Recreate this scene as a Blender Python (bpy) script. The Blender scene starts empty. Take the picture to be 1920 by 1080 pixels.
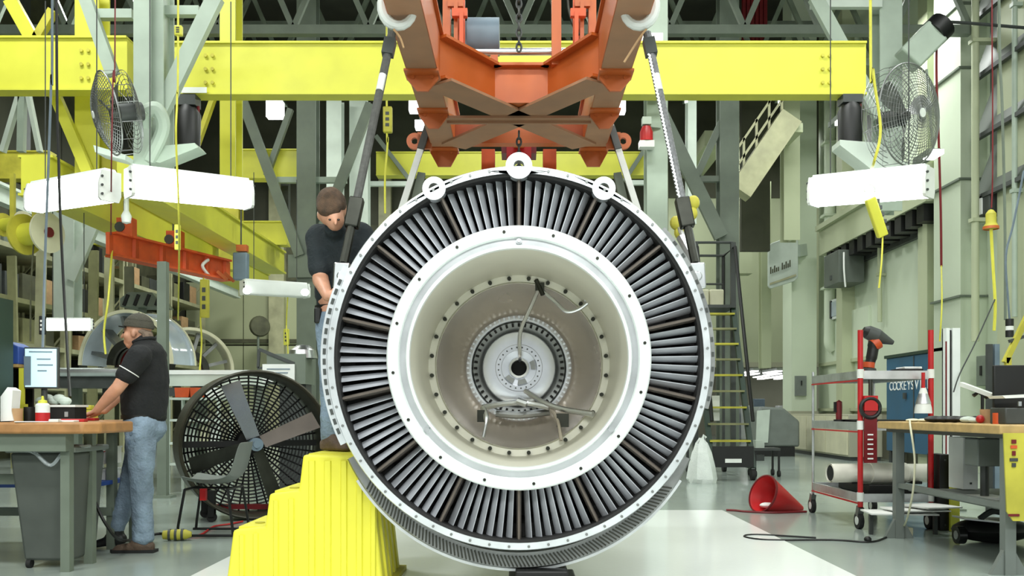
import bpy, math, random
from mathutils import Vector as V, Matrix, Quaternion
random.seed(7)
SC = bpy.context.scene
COL = SC.collection
PI = math.pi
# ---------------------------------------------------------------- camera
F, CX, HY, EYE = 1700.0, 973.0, 770.0, 1.06      # focal in px (1920 wide), principal point, eye height
cam_d = bpy.data.cameras.new('camera'); cam = bpy.data.objects.new('camera', cam_d); COL.objects.link(cam)
cam.location = (0, 0, EYE); cam.rotation_euler = (PI/2, 0, 0)
cam_d.sensor_width = 36; cam_d.lens = 36*F/1920
cam_d.shift_x = -(CX-960)/1920; cam_d.shift_y = (HY-540)/1920
cam_d.clip_start = 0.05; cam_d.clip_end = 200
SC.camera = cam
# ---------------------------------------------------------------- world, lights, exposure
w = bpy.data.worlds.new('hall_ambient'); SC.world = w; w.use_nodes = True
bg = w.node_tree.nodes['Background']; bg.inputs[0].default_value = (.93, 1, .95, 1); bg.inputs[1].default_value = 0.62
vs = SC.view_settings
vs.view_transform = 'Standard'; vs.look = 'None'; vs.gamma = 1; vs.use_curve_mapping = False; vs.exposure = -0.04
def area(x, y, z, sx, sy, watts, tilt=0):
    d = bpy.data.lights.new('bay_or_fill_light', 'AREA'); d.shape = 'RECTANGLE'; d.size = sx; d.size_y = sy
    d.energy = watts; d.color = (.96, 1, .96)
    o = bpy.data.objects.new('bay_or_fill_light', d); COL.objects.link(o); o.location = (x, y, z); o.rotation_euler = (tilt, 0, 0)
for (x, y, e) in ((-5.5, 1.5, 330), (0, 1.5, 380), (5, 1.5, 300), (-5.5, 8.5, 340), (1.5, 9, 300), (6, 9, 220), (-7, 16, 400), (0, 16, 290), (6, 17, 270), (-6, 25, 460), (1, 25, 300), (6.2, 25, 250)):
    area(x, y, 8.6, 2.4, 1.0, e)

for x in (-5, 0, 5): area(x, -3.5, 6.2, 2.4, 1.2, 270, math.radians(52))   # unseen fill lamps added behind the camera to brighten the engine front

# ---------------------------------------------------------------- helpers
def P(px, py, Y): return V(((px-CX)*Y/F, Y, EYE-(py-HY)*Y/F))
def G(px, py):
    Y = F*EYE/(py-HY); return V(((px-CX)*Y/F, Y, 0))
def lin(h):
    h = h.lstrip('#'); o = []
    for i in (0, 2, 4):
        c = int(h[i:i+2], 16)/255
        o.append(c/12.92 if c <= .04045 else ((c+.055)/1.055)**2.4)
    return (*o, 1)
M = {}
def mat(name, h, rough=.5, metal=0, var=.12, scale=6, bump=0, h2=None, emit=0, alpha=1, trans=0, coat=0, bscale=None, aniso=0):
    m = bpy.data.materials.new(name); m.use_nodes = True; nt = m.node_tree; b = nt.nodes['Principled BSDF']
    c = lin(h); tc = nt.nodes.new('ShaderNodeTexCoord'); nz = nt.nodes.new('ShaderNodeTexNoise')
    nz.inputs['Scale'].default_value = scale; nz.inputs['Detail'].default_value = 5
    nt.links.new(tc.outputs['Object'], nz.inputs['Vector'])
    rp = nt.nodes.new('ShaderNodeValToRGB'); e = rp.color_ramp.elements
    e[0].position = .3; e[1].position = .7
    e[0].color = lin(h2) if h2 else tuple(x*(1-var) for x in c[:3])+(1,)
    e[1].color = c if h2 else tuple(min(1, x*(1+var)) for x in c[:3])+(1,)
    nt.links.new(nz.outputs['Fac'], rp.inputs['Fac']); nt.links.new(rp.outputs['Color'], b.inputs['Base Color'])
    mr = nt.nodes.new('ShaderNodeMapRange'); mr.inputs['To Min'].default_value = max(.02, rough*.8); mr.inputs['To Max'].default_value = min(1, rough*1.2)
    nt.links.new(nz.outputs['Fac'], mr.inputs['Value']); nt.links.new(mr.outputs['Result'], b.inputs['Roughness'])
    b.inputs['Metallic'].default_value = metal
    if coat: b.inputs['Coat Weight'].default_value = coat
    if bump:
        n2 = nt.nodes.new('ShaderNodeTexNoise'); n2.inputs['Scale'].default_value = bscale or scale*8; n2.inputs['Detail'].default_value = 3
        nt.links.new(tc.outputs['Object'], n2.inputs['Vector'])
        bp = nt.nodes.new('ShaderNodeBump'); bp.inputs['Strength'].default_value = bump; bp.inputs['Distance'].default_value = .02
        nt.links.new(n2.outputs['Fac'], bp.inputs['Height']); nt.links.new(bp.outputs['Normal'], b.inputs['Normal'])
    if emit:
        b.inputs['Emission Color'].default_value = c; b.inputs['Emission Strength'].default_value = emit
    if alpha < 1: b.inputs['Alpha'].default_value = alpha
    if trans: b.inputs['Transmission Weight'].default_value = trans
    M[name] = m; return m
for a in (
 ('yellow', '#cdcc44', .45, 0, .06, 3), ('yellow_step', '#e2dc42', .5, 0, .04, 4), ('yellow_dull', '#b9b23e', .6, 0, .2, 4),
 ('orange', '#bd6029', .45, 0, .1, 3), ('orange_tan', '#a67b5c', .6, 0, .12, 4), ('hub_metal', '#e6e9f2', .22, .7, .05, 5), ('orange_red', '#cf5526', .5, 0, .2, 5), ('steel_green', '#a3b1a2', .5, 0, .1, 3),  # braces and bottom plates of the lifting frame get a browner tan than its orange
 ('steel_dark', '#6b7568', .5, 0, .14, 3), ('steel_pale', '#c2cdc2', .5, 0, .08, 3), ('charcoal', '#3c403e', .5, 0, .2, 6),
 ('black', '#0c0d0c', .5, 0, .2, 6), ('black_gloss', '#101110', .2, 0, .2, 6), ('rubber', '#1a1a1a', .75, 0, .2, 10),
 ('white_paint', '#e6ebe8', .4, 0, .05, 4), ('white_plastic', '#dfe3de', .35, 0, .06, 6), ('cream', '#cfcdb0', .5, 0, .08, 4),
 ('alu', '#d6d9dc', .3, 1, .1, 5), ('alu_rough', '#cfd2d4', .45, 1, .12, 8), ('chrome', '#d8dade', .16, 1, .06, 6),
 ('bronze_metal', '#c9bfb2', .26, .6, .05, 2), ('dull_metal', '#8d8f8e', .45, 1, .2, 6), ('dark_metal', '#43443f', .45, 1, .25, 6),
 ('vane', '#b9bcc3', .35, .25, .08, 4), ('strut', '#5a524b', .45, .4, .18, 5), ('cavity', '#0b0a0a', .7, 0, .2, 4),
 ('primer', '#d0cebf', .45, .1, .05, 3), ('rim', '#e2e6ea', .32, .8, .08, 6), ('core_ring', '#e4e9e7', .4, .25, .05, 5),
 ('red', '#b3191c', .45, 0, .12, 5), ('red_dark', '#6d1218', .45, 0, .2, 5), ('wood', '#a8794a', .5, 0, .2, 12), ('wood_pale', '#b89a64', .5, 0, .18, 12),
 ('blue_box', '#2f4f9a', .5, 0, .15, 5), ('blue_cab', '#2c5a78', .45, 0, .1, 3), ('grey_plastic', '#6f7671', .5, 0, .1, 4), ('bin_grey', '#4e534e', .55, 0, .15, 4),
 ('denim', '#7c8ea0', .85, 0, .3, 7, .5), ('denim_dark', '#566678', .85, 0, .3, 7, .5), ('shirt', '#16181a', .85, 0, .25, 8, .3), ('shirt_navy', '#1c2529', .85, 0, .25, 8, .3),
 ('skin', '#c99478', .5, 0, .12, 14, .1), ('hair', '#54402f', .7, 0, .4, 30, .6), ('hair_grey', '#8d7a6a', .7, 0, .4, 30, .6), ('cap', '#46443a', .85, 0, .25, 12, .4),
 ('shoe', '#5d4c3f', .7, 0, .3, 12, .3), ('olive', '#87875f', .6, 0, .2, 4), ('olive_dark', '#4c4d38', .7, 0, .3, 4), ('khaki', '#a5a482', .6, 0, .2, 3),
 ('grey_blue', '#6d7f8c', .5, 0, .15, 4), ('glass_sheet', '#aebac4', .12, 0, .1, 4), ('paper', '#e8eae6', .7, 0, .04, 8), ('cardboard', '#b5926a', .7, 0, .15, 8),
 ('bag', '#e4eae6', .35, 0, .06, 8, .4), ('pipe_white', '#efede0', .4, 0, .08, 5), ('sling', '#77787a', .5, .6, .3, 40, .3), ('webbing', '#565653', .8, 0, .25, 30, .3),
 ('cord_yellow', '#d6d24a', .5, 0, .1, 10), ('cord_grey', '#64727c', .5, 0, .15, 10), ('ceil', '#3a3b33', .8, 0, .3, 1), ('upper_wall_dim', '#4b4c3e', .8, 0, .3, .8),  # upper wall colour is darkened to carry the weaker light up there
 ('green_dark', '#23382c', .5, 0, .2, 4), ('fan_blade', '#c9ced4', .25, .8, .1, 3), ('fan_drum', '#3a382c', .45, .3, .25, 5), ('pallet_red', '#8c2226', .6, 0, .2, 6),
 ('wall_green', '#b4bb9b', .6, 0, .06, .6), ('wall_panel', '#a6ab88', .6, 0, .07, .5), ('wall_pale', '#cdd8c1', .55, 0, .06, .6), ('wall_base', '#a9a892', .55, 0, .08, .8),
 ('louver', '#596058', .5, 0, .12, 2), ('concrete', '#8d8d80', .7, 0, .12, 2), ('eye', '#1d1612', .2, 0, .1, 10), ('lip', '#a5675a', .5, 0, .1, 10),
 ): mat(*a)
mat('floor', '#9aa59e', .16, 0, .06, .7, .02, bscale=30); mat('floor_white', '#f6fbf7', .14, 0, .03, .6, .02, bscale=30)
mat('tube_light', '#f4fff8', .4, 0, .01, 3, emit=9); mat('tube_dim', '#f4fff8', .4, 0, .01, 3, emit=2.6); mat('screen', '#b9dbe6', .3, 0, .03, 3, emit=.7)
mat('led', '#ffffff', .4, 0, .01, 3, emit=5)
mat('clear_sheet', '#cfd8dc', .1, 0, .05, 3, alpha=.35)

WL = {}                                            # world position of every object's origin
def setp(o, label=None, cat=None, group=None, kind=None):
    if label: o['label'] = label
    if cat: o['category'] = cat
    if group: o['group'] = group
    if kind: o['kind'] = kind
    return o
def thing(name, label, cat, loc, group=None):
    o = bpy.data.objects.new(name, None); COL.objects.link(o); o.location = loc; o.empty_display_size = .1
    WL[o] = V(loc); return setp(o, label, cat, group)
def basis(d, up=V((0, 0, 1))):
    d = d.normalized()
    if abs(d.dot(up)) > .98: up = V((0, 1, 0)) if abs(d.y) < .9 else V((1, 0, 0))
    s = d.cross(up).normalized(); return d, s, s.cross(d).normalized()
class MB:
    def __init__(s): s.v = []; s.f = []; s.mi = []; s.cur = 0
    def add(s, vs, fs):
        n = len(s.v); s.v += [V(x) for x in vs]
        for f in fs: s.f.append([i+n for i in f]); s.mi.append(s.cur)
        return s
    def slot(s, i): s.cur = i; return s
    def box(s, c, size, rz=0, rot=None):
        R = rot or Matrix.Rotation(rz, 3, 'Z'); c = V(c); h = V(size)/2
        vs = [c+R@V((x*h.x, y*h.y, z*h.z)) for x in (-1, 1) for y in (-1, 1) for z in (-1, 1)]
        return s.add(vs, [(0, 1, 3, 2), (4, 6, 7, 5), (0, 4, 5, 1), (2, 3, 7, 6), (0, 2, 6, 4), (1, 5, 7, 3)])
    def bb(s, a, b):                               # box from two corners
        a = V(a); b = V(b); return s.box((a+b)/2, [abs(x) for x in (b-a)])
    def bar(s, a, b, w, h, up=V((0, 0, 1))):       # rectangular bar, w across, h along up
        a = V(a); b = V(b); d, sd, u = basis(b-a, V(up)); sd = sd*w/2; u = u*h/2
        vs = [p+sd*i+u*j for p in (a, b) for i, j in ((-1, -1), (1, -1), (1, 1), (-1, 1))]
        return s.add(vs, [(3, 2, 1, 0), (4, 5, 6, 7), (0, 1, 5, 4), (1, 2, 6, 5), (2, 3, 7, 6), (3, 0, 4, 7)])
    def cyl(s, a, b, r, r2=None, n=14, caps=True):
        return s.tube([a, b], [r, r if r2 is None else r2], n, caps)
    def tube(s, pts, r, n=10, caps=True, closed=False):
        pts = [V(p) for p in pts]; k = len(pts); rs = r if isinstance(r, (list, tuple)) else [r]*k
        vs = []; pu = None
        for i, p in enumerate(pts):
            if closed: d = pts[(i+1) % k]-pts[i-1]
            else: d = pts[min(i+1, k-1)]-pts[max(i-1, 0)]
            d = d.normalized()
            if pu is None: _, sd, u = basis(d)
            else:
                u = (pu-d*pu.dot(d))
                u = u.normalized() if u.length > 1e-6 else basis(d)[2]
                sd = d.cross(u)
            pu = u
            vs += [p+(sd*math.cos(t)+u*math.sin(t))*rs[i] for t in [2*PI*j/n for j in range(n)]]
        fs = []
        for i in range(k if closed else k-1):
            i2 = (i+1) % k
            fs += [(i*n+j, i*n+(j+1) % n, i2*n+(j+1) % n, i2*n+j) for j in range(n)]
        if caps and not closed: fs += [tuple(range(n-1, -1, -1)), tuple((k-1)*n+j for j in range(n))]
        return s.add(vs, fs)
    def lathe(s, prof, o, ax, n=48, a0=0, a1=2*PI, close=False):   # prof: (radius, distance along ax)
        o = V(o); d, sd, u = basis(V(ax)); full = abs(a1-a0-2*PI) < 1e-6; m = n if full else n+1; vs = []
        for r, t in prof:
            vs += [o+d*t+(sd*math.cos(a0+(a1-a0)*j/n)+u*math.sin(a0+(a1-a0)*j/n))*r for j in range(m)]
        fs = []; K = len(prof)
        for i in range(K if close else K-1):
            i2 = (i+1) % K
            for j in range(n):
                j2 = (j+1) % m; fs.append((i*m+j, i2*m+j, i2*m+j2, i*m+j2))
        return s.add(vs, fs)
    def prism(s, pts, vec):
        pts = [V(p) for p in pts]; n = len(pts); vec = V(vec)
        return s.add(pts+[p+vec for p in pts], [tuple(range(n-1, -1, -1)), tuple(range(n, 2*n))]+[(i, (i+1) % n, n+(i+1) % n, n+i) for i in range(n)])
    def ell(s, c, r, n=16, k=10, rot=None):
        c = V(c); R = rot or Matrix.Identity(3); vs = [c+R@V((0, 0, r[2]))]
        for i in range(1, k):
            t = PI*i/k
            vs += [c+R@V((r[0]*math.sin(t)*math.cos(2*PI*j/n), r[1]*math.sin(t)*math.sin(2*PI*j/n), r[2]*math.cos(t))) for j in range(n)]
        vs.append(c-R@V((0, 0, r[2]))); fs = [(0, 1+j, 1+(j+1) % n) for j in range(n)]
        for i in range(k-2):
            fs += [(1+i*n+j, 1+(i+1)*n+j, 1+(i+1)*n+(j+1) % n, 1+i*n+(j+1) % n) for j in range(n)]
        L = len(vs)-1; fs += [(L, 1+(k-2)*n+(j+1) % n, 1+(k-2)*n+j) for j in range(n)]
        return s.add(vs, fs)
    def cone(s, a, ra, b, rb, n=14, flat=None):    # rounded tapered capsule; flat=(axis, factor) squashes the section
        a = V(a); b = V(b); d, sd, u = basis(b-a); pr = []
        for i in range(4): t = PI/2*(1-i/4); pr.append((ra*math.cos(t), -ra*math.sin(t)))
        L = (b-a).length; pr.append((ra, 0)); pr.append((rb, L))
        for i in range(1, 5): t = PI/2*i/4; pr.append((max(rb*math.cos(t), .0005), L+rb*math.sin(t)))
        pr[0] = (.0005, -ra)
        n0 = len(s.v); s.lathe(pr, a, d, n)
        m = len(s.v); s.f.append([n0+j for j in range(n)]); s.mi.append(s.cur); s.f.append([m-1-j for j in range(n)]); s.mi.append(s.cur)
        if flat:
            ax = V(flat[0]); ax = (ax-d*ax.dot(d)).normalized()
            for i in range(n0, m):
                t = ax.dot(s.v[i]-a); s.v[i] = s.v[i]+ax*(t*(flat[1]-1))
        return s
    def ibeam(s, a, b, h, w, tf=.02, tw=.014, up=V((0, 0, 1))):
        a = V(a); b = V(b); d, sd, u = basis(b-a, V(up))
        s.bar(a+u*(h/2-tf/2), b+u*(h/2-tf/2), w, tf, up); s.bar(a-u*(h/2-tf/2), b-u*(h/2-tf/2), w, tf, up)
        return s.bar(a, b, tw, h-2*tf, up)
    def xf(s, mx): s.v = [mx@p for p in s.v]; return s
    def mesh(s, name, mats, off=V((0, 0, 0)), ang=.6):
        me = bpy.data.meshes.new(name); me.from_pydata([tuple(p-off) for p in s.v], [], s.f)
        for m in (mats if isinstance(mats, (list, tuple)) else [mats]): me.materials.append(M[m])
        if max(s.mi or [0]): me.polygons.foreach_set('material_index', s.mi)
        me.polygons.foreach_set('use_smooth', [True]*len(me.polygons)); me.set_sharp_from_angle(angle=ang); me.update(); return me
    def build(s, name, mats, parent=None, label=None, cat=None, group=None, kind=None, bevel=0, ang=.6):
        if parent is None:
            lo = [min(p[i] for p in s.v) for i in range(3)]; hi = [max(p[i] for p in s.v) for i in range(3)]
            off = V(((lo[0]+hi[0])/2, (lo[1]+hi[1])/2, lo[2]))
        else: off = WL[parent]
        ob = bpy.data.objects.new(name, s.mesh(name, mats, off, ang)); COL.objects.link(ob); WL[ob] = off
        if parent is None: ob.location = off
        else: ob.parent = parent
        if bevel:
            md = ob.modifiers.new('bevel', 'BEVEL'); md.width = bevel; md.segments = 2; md.limit_method = 'ANGLE'
        return setp(ob, label, cat, group, kind)
def put(mesh, name, parent, loc, rot=None):        # another object on shared mesh data, loc in world space
    o = bpy.data.objects.new(name, mesh); COL.objects.link(o); o.parent = parent
    o.location = V(loc)-(WL[parent] if parent else V((0, 0, 0)))
    if rot: o.rotation_euler = rot
    WL[o] = V(loc); return o
def copy_tree(src, delta, label=None, parent=None):
    c = src.copy(); COL.objects.link(c)
    if parent: c.parent = parent
    else: c.location = src.location+V(delta)
    WL[c] = WL[src]+V(delta)
    if label: c['label'] = label
    for ch in [x for x in KIDS(src)]: copy_tree(ch, delta, None, c)
    return c
def KIDS(o): return [x for x in list(COL.objects) if x.parent == o]
def lerp(a, b, t): return V(a)*(1-t)+V(b)*t
def arc(c, r, a0, a1, n, ax1, ax2): return [V(c)+V(ax1)*r*math.cos(a0+(a1-a0)*i/n)+V(ax2)*r*math.sin(a0+(a1-a0)*i/n) for i in range(n+1)]
def smooth(pts, n=6):                              # Catmull-Rom through points
    pts = [V(p) for p in pts]; o = []
    for i in range(len(pts)-1):
        p0 = pts[max(i-1, 0)]; p1 = pts[i]; p2 = pts[i+1]; p3 = pts[min(i+2, len(pts)-1)]
        for k in range(n):
            t = k/n; o.append(.5*((2*p1)+(p2-p0)*t+(2*p0-5*p1+4*p2-p3)*t*t+(3*p1-p0-3*p2+p3)*t**3))
    return o+[pts[-1]]
X_, Y_, Z_ = V((1, 0, 0)), V((0, 1, 0)), V((0, 0, 1))
def one(name, label, cat, group=None): return dict(label=label, cat=cat, group=group)

# ================================================================ THE SETTING
b = MB().bb((-11.6, -7, -.2), (12, 34, 0)); b.build('floor', 'floor', kind='structure')
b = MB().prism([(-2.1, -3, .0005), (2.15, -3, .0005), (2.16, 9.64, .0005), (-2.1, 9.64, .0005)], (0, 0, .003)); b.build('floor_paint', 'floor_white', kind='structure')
MB().bb((-11.6, -7, 13), (12, 34, 13.2)).build('ceiling', 'ceil', kind='structure')
# back wall: panels are pieces on a backing
wb = MB().bb((-11.6, 30.05, 0), (4.6, 30.3, 13)).build('wall_back', 'upper_wall_dim', kind='structure')
for j, (z0, z1, mt) in enumerate(((0, 1.0, 'wall_base'), (1.03, 1.9, 'wall_panel'), (1.93, 3.2, 'wall_panel'), (3.25, 5.3, 'wall_panel'), (5.35, 7.2, 'olive_dark'))):
    for k in range(8):
        x0 = -11+k*1.9; MB().bb((x0, 29.98, z0), (x0+1.87, 30.05, z1)).build('panel', mt, wb)
MB().bb((-11.5, 29.9, 3.3), (5, 29.98, 3.42)).build('rail', 'olive_dark', wb); MB().bb((-11.5, 29.9, 1.9), (5, 29.98, 2.05)).build('rail', 'olive_dark', wb)
MB().bb((-8.2, 29.7, 0), (-7.7, 30, 9)).build('pilaster', 'khaki', wb); MB().bb((-4.6, 29.7, 0), (-4.2, 30, 9)).build('pilaster', 'khaki', wb)
wl = MB().bb((-11.6, -7, 0), (-11.4, 30, 13)).build('wall_left', 'olive_dark', kind='structure')
for k in range(15):
    y0 = 8+k*1.45; MB().bb((-11.4, y0, 3.4), (-11.34, y0+1.41, 6.2)).build('panel', 'olive_dark', wl); MB().bb((-11.4, y0, 6.25), (-11.34, y0+1.41, 8.6)).build('panel', 'upper_wall_dim', wl)
# right wall with pilasters, ledge, louvres
wr = MB().bb((8, 6, 0), (8.3, 24.2, 13)).build('wall_right', 'wall_pale', kind='structure')
MB().bb((7.96, 6, 0), (8, 24, 1.0)).build('wainscot', 'wall_base', wr)
def pil(y0, y1, d, mt='wall_green'): MB().bb((8-d, y0, 0), (8, y1, 12.5)).build('pilaster', mt, wr)
pil(15.5, 16.5, .45, 'wall_pale'); pil(17.1, 17.5, .3); pil(21.6, 22.0, .3)
pil(13.6, 14.6, .3, 'wall_green')
led = MB().bb((7.45, 16.6, 4.9), (8, 22.5, 5.5)).bb((7.35, 16.6, 5.5), (8, 22.5, 5.62)).build('duct_ledge', 'wall_green', wr)
for k in range(11):
    MB().bb((7.5, 16.8+k*.5, 4.58), (7.98, 16.8+k*.5+.3, 4.9)).build('bracket', 'black', wr)
MB().bb((7.9, 16.5, 4.50), (8, 22.5, 4.92)).build('recess_strip', 'charcoal', wr)
for k in range(4):
    MB().bb((7.9, 18.9+k*.45, 7.0), (8, 18.9+k*.45+.33, 7.75)).build('vent_slot', 'charcoal', wr)
MB().bb((7.93, 20.6, 2.3), (8, 23.9, 3.45)).build('wall_panel', 'wall_pale', wr); MB().bb((7.9, 20.4, 2.22), (8, 23.9, 2.3)).build('panel_sill', 'wall_green', wr)
MB().bb((7.88, 17.7, 1.05), (7.98, 23.9, 1.12)).build('rail', 'wall_green', wr)
for k in range(6):
    z = 4.6+k*1.0
    MB().prism([(7.62, 9.0, z), (7.62, 15.2, z), (7.98, 15.2, z+.98), (7.98, 9.0, z+.98)], (.03, 0, 0)).build('louver', 'louver', wr)
    MB().bb((7.58, 9.0, z-.05), (7.66, 15.2, z+.02)).build('louver_rail', 'charcoal', wr)
MB().bb((7.95, 9.0, 4.4), (7.99, 15.3, 10.8)).build('louver_backing', 'louver', wr)
for k, z in enumerate((3.0, 5.0, 6.9, 8.0)):
    MB().bb((7.5, 15.45, z), (8.0, 16.55, z+.035)).build('strap', 'steel_dark', wr)
# far pillar + overhead beam at the opening, and the soffit behind
pr_ = MB().bb((7.1, 23.6, 0), (7.75, 24.4, 12)).build('pillar', 'wall_pale', kind='structure', label='tall pale green pillar at the end of the right wall'); pr_.name = 'wall_pillar'
MB().bb((7.07, 23.57, 0), (7.78, 24.43, 1.05)).build('wainscot', 'wall_base', pr_)
sf = MB().bb((4.6, 27.9, 2.55), (12, 28.2, 13)).build('wall_far', 'wall_green', kind='structure')
MB().bb((4.6, 27.86, 7.6), (12, 27.9, 12.9)).build('upper_dim_panel', 'upper_wall_dim', sf)  # dark sheet, dimness of the upper hall put into its colour
MB().bb((5.0, 24.4, 8.2), (5.6, 28, 8.6)).bb((6.3, 26, 5.0), (6.7, 26.5, 12)).build('brace', 'wall_green', sf)
MB().bb((12, 10, 0), (12.2, 34, 13)).build('wall_far_side', 'wall_green', kind='structure')
MB().bb((4.6, 27.9, 2.4), (12, 28.2, 2.55)).build('lintel', 'wall_base', sf)
# ================================================================ ENGINE
EC = V((0, 5.15, 1.357))
eng = thing('turbine_engine', 'huge round jet engine frame with radial vanes hanging in the middle', 'engine', (0, 5.9, .14))
def ring(name, prof, mt, n=96, parent=eng, c=EC, a0=0, a1=2*PI, close=True, **k):
    return MB().lathe([(r, y-5.15) for r, y in prof], c, Y_, n, a0, a1, close).build(name, mt, parent, **k)
def pol(r, a, y): return V((EC.x+r*math.cos(a), y, EC.z+r*math.sin(a)))
ring('rim_flange', [(1.045, 5.12), (1.083, 5.12), (1.088, 5.13), (1.088, 5.165), (1.05, 5.17), (1.045, 5.17)], 'rim', 128, label='bright machined outer rim')
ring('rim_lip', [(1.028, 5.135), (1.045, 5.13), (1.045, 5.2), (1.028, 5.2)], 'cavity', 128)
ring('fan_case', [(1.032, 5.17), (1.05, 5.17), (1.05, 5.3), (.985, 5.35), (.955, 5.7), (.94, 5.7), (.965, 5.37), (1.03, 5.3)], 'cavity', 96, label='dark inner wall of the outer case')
ring('rear_case', [(.955, 5.7), (.93, 6.2), (.93, 7.1), (.74, 7.7), (.55, 8.3), (.3, 8.3), (.5, 7.6), (.9, 6.9), (.9, 5.75)], 'dull_metal', 64)
ring('dark_backing', [(.7, 5.62), (.95, 5.62), (.95, 5.64), (.7, 5.64)], 'cavity', 64)  # black sheet standing in for the dark depth between the vanes
ring('core_wall', [(.735, 5.14), (.74, 5.16), (.73, 5.7), (.7, 5.7), (.7, 5.14)], 'strut', 96)
# vanes and struts
NS = 14
vm = MB(); K = 5; st = []
for i in range(K+1):
    t = i/K; st.append((-.0145+.029*t+.005*math.sin(PI*t), 5.215+.042*t))
for (x, y) in st: pass
vs = []; fs = []
for r, sc in ((.728, .85), (1.03, 1.15)):
    for sgn in (-1, 1):
        for (x, y) in st:
            vs.append(V((x*sc+sgn*.0022, y, r)))
n = K+1
for i in range(K):
    fs += [(i, i+1, 2*n+i+1, 2*n+i), (n+i+1, n+i, 3*n+i, 3*n+i+1)]
fs += [(0, 2*n, 3*n, n), (n-1, 2*n-1, 4*n-1, 3*n-1)]
vm.add(vs, fs); vmesh = vm.mesh('vane', 'vane')
sm = MB().prism([V((-.006, 5.145, .735)), V((.006, 5.145, .735)), V((.014, 5.2, .735)), V((.014, 5.6, .735)), V((-.014, 5.6, .735)), V((-.014, 5.2, .735))], (0, 0, .215)).prism([V((-.006, 5.145, .95)), V((.006, 5.145, .95)), V((.014, 5.2, .95)), V((.014, 5.31, .95)), V((-.014, 5.31, .95)), V((-.014, 5.2, .95))], (0, 0, .08))
smesh = sm.mesh('strut', 'strut')
for s in range(NS):
    a = 2*PI*s/NS
    o = put(smesh, 'strut', eng, (EC.x, 0, EC.z), (0, a, 0))
    for k in range(1, 8):
        put(vmesh, 'vane', eng, (EC.x, 0, EC.z), (0, a+2*PI/NS*(k+.0)/8, 0))
# core ring and bowl
ring('core_ring', [(.676, 5.105), (.682, 5.095), (.738, 5.095), (.746, 5.103), (.746, 5.15), (.72, 5.2), (.676, 5.2)], 'core_ring', 128, label='wide white ring around the core')
ring('ring_groove', [(.676, 5.125), (.676, 5.2), (.638, 5.2), (.638, 5.125)], 'alu', 96)
ring('inner_lip', [(.614, 5.11), (.618, 5.095), (.632, 5.095), (.638, 5.105), (.638, 5.2), (.614, 5.2)], 'core_ring', 96)
ring('core_barrel', [(.614, 5.2), (.614, 5.12), (.598, 6.0), (.62, 6.0)], 'primer', 96, close=False, label='beige painted core barrel')
ring('bolt_flange', [(.6, 5.99), (.556, 6.0), (.548, 5.99), (.545, 6.01), (.6, 6.03)], 'primer', 96)
ring('bowl', [(.548, 6.0), (.535, 6.06), (.50, 6.16), (.44, 6.27), (.39, 6.33), (.372, 6.35)], 'bronze_metal', 96, close=False, label='stained brushed metal bowl')
ring('toothed_ring', [(.374, 6.35), (.366, 6.33), (.35, 6.32), (.332, 6.32), (.325, 6.36)], 'hub_metal', 96, close=False)
ring('slot_ring', [(.328, 6.34), (.32, 6.35), (.285, 6.36), (.265, 6.37), (.252, 6.33)], 'dull_metal', 96, close=False)
dm = ring('hub_disc', [(.254, 6.33), (.248, 6.31), (.2, 6.3), (.165, 6.3), (.16, 6.29), (.125, 6.29), (.12, 6.315), (.075, 6.32), (.07, 6.29), (.055, 6.285), (.053, 6.4)], 'hub_metal', 72, close=False, label='polished hub disc')
MB().cyl((EC.x, 6.39, EC.z), (EC.x, 6.41, EC.z), .062, n=24).build('hub_bore', 'cavity', eng)
tb = MB(); hb = MB()
for i in range(64):
    a = 2*PI*i/64; tb.cyl(pol(.356, a, 6.305), pol(.356, a, 6.33), .009, n=6)
tb.build('ring_tooth', 'alu', eng, kind='stuff')
sl = MB()
for i in range(44):
    a = 2*PI*i/44; p = pol(.302, a, 6.345); d = V((math.cos(a), 0, math.sin(a))); sl.bar(p-d*.011, p+d*.011, .015, .03, Y_)
sl.build('ring_slot', 'cavity', eng, kind='stuff')
for r, cnt in ((.142, 24), ):
    for i in range(cnt):
        a = 2*PI*i/cnt+.1; hb.cyl(pol(r, a, 6.283), pol(r, a, 6.3), .0055, n=6)
hb.build('hub_bolt', 'dark_metal', eng, kind='stuff')
for a in (-.55, .35, 1.9): MB().lathe([(.082, 1.150), (.115, 1.150), (.115, 1.175), (.082, 1.175)], EC, Y_, 10, a-2.0, a-1.4, True).build('hub_pocket', 'dull_metal', eng)
bm_ = MB().cyl((0, 5.965, 0), (0, 6.0, 0), .0135, n=8).mesh('bolt', 'dark_metal')
for i in range(28):
    a = 2*PI*(i+.5)/28; p = pol(.577, a, 0); put(bm_, 'bolt', eng, p)
b2 = MB().cyl((0, 5.088, 0), (0, 5.1, 0), .009, n=8).mesh('bolt', 'dark_metal')
b3 = MB().cyl((0, 5.10, 0), (0, 5.13, 0), .017, n=8).cyl((0, 5.09, 0), (0, 5.11, 0), .010, n=8).mesh('bolt', 'alu')
for i in range(16): put(b2, 'bolt', eng, pol(.712, 2*PI*(i+.3)/16, 0))
for a in (PI/2, PI*1.21, PI*1.79): put(b3, 'bolt', eng, pol(.657, a, 0))
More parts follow.
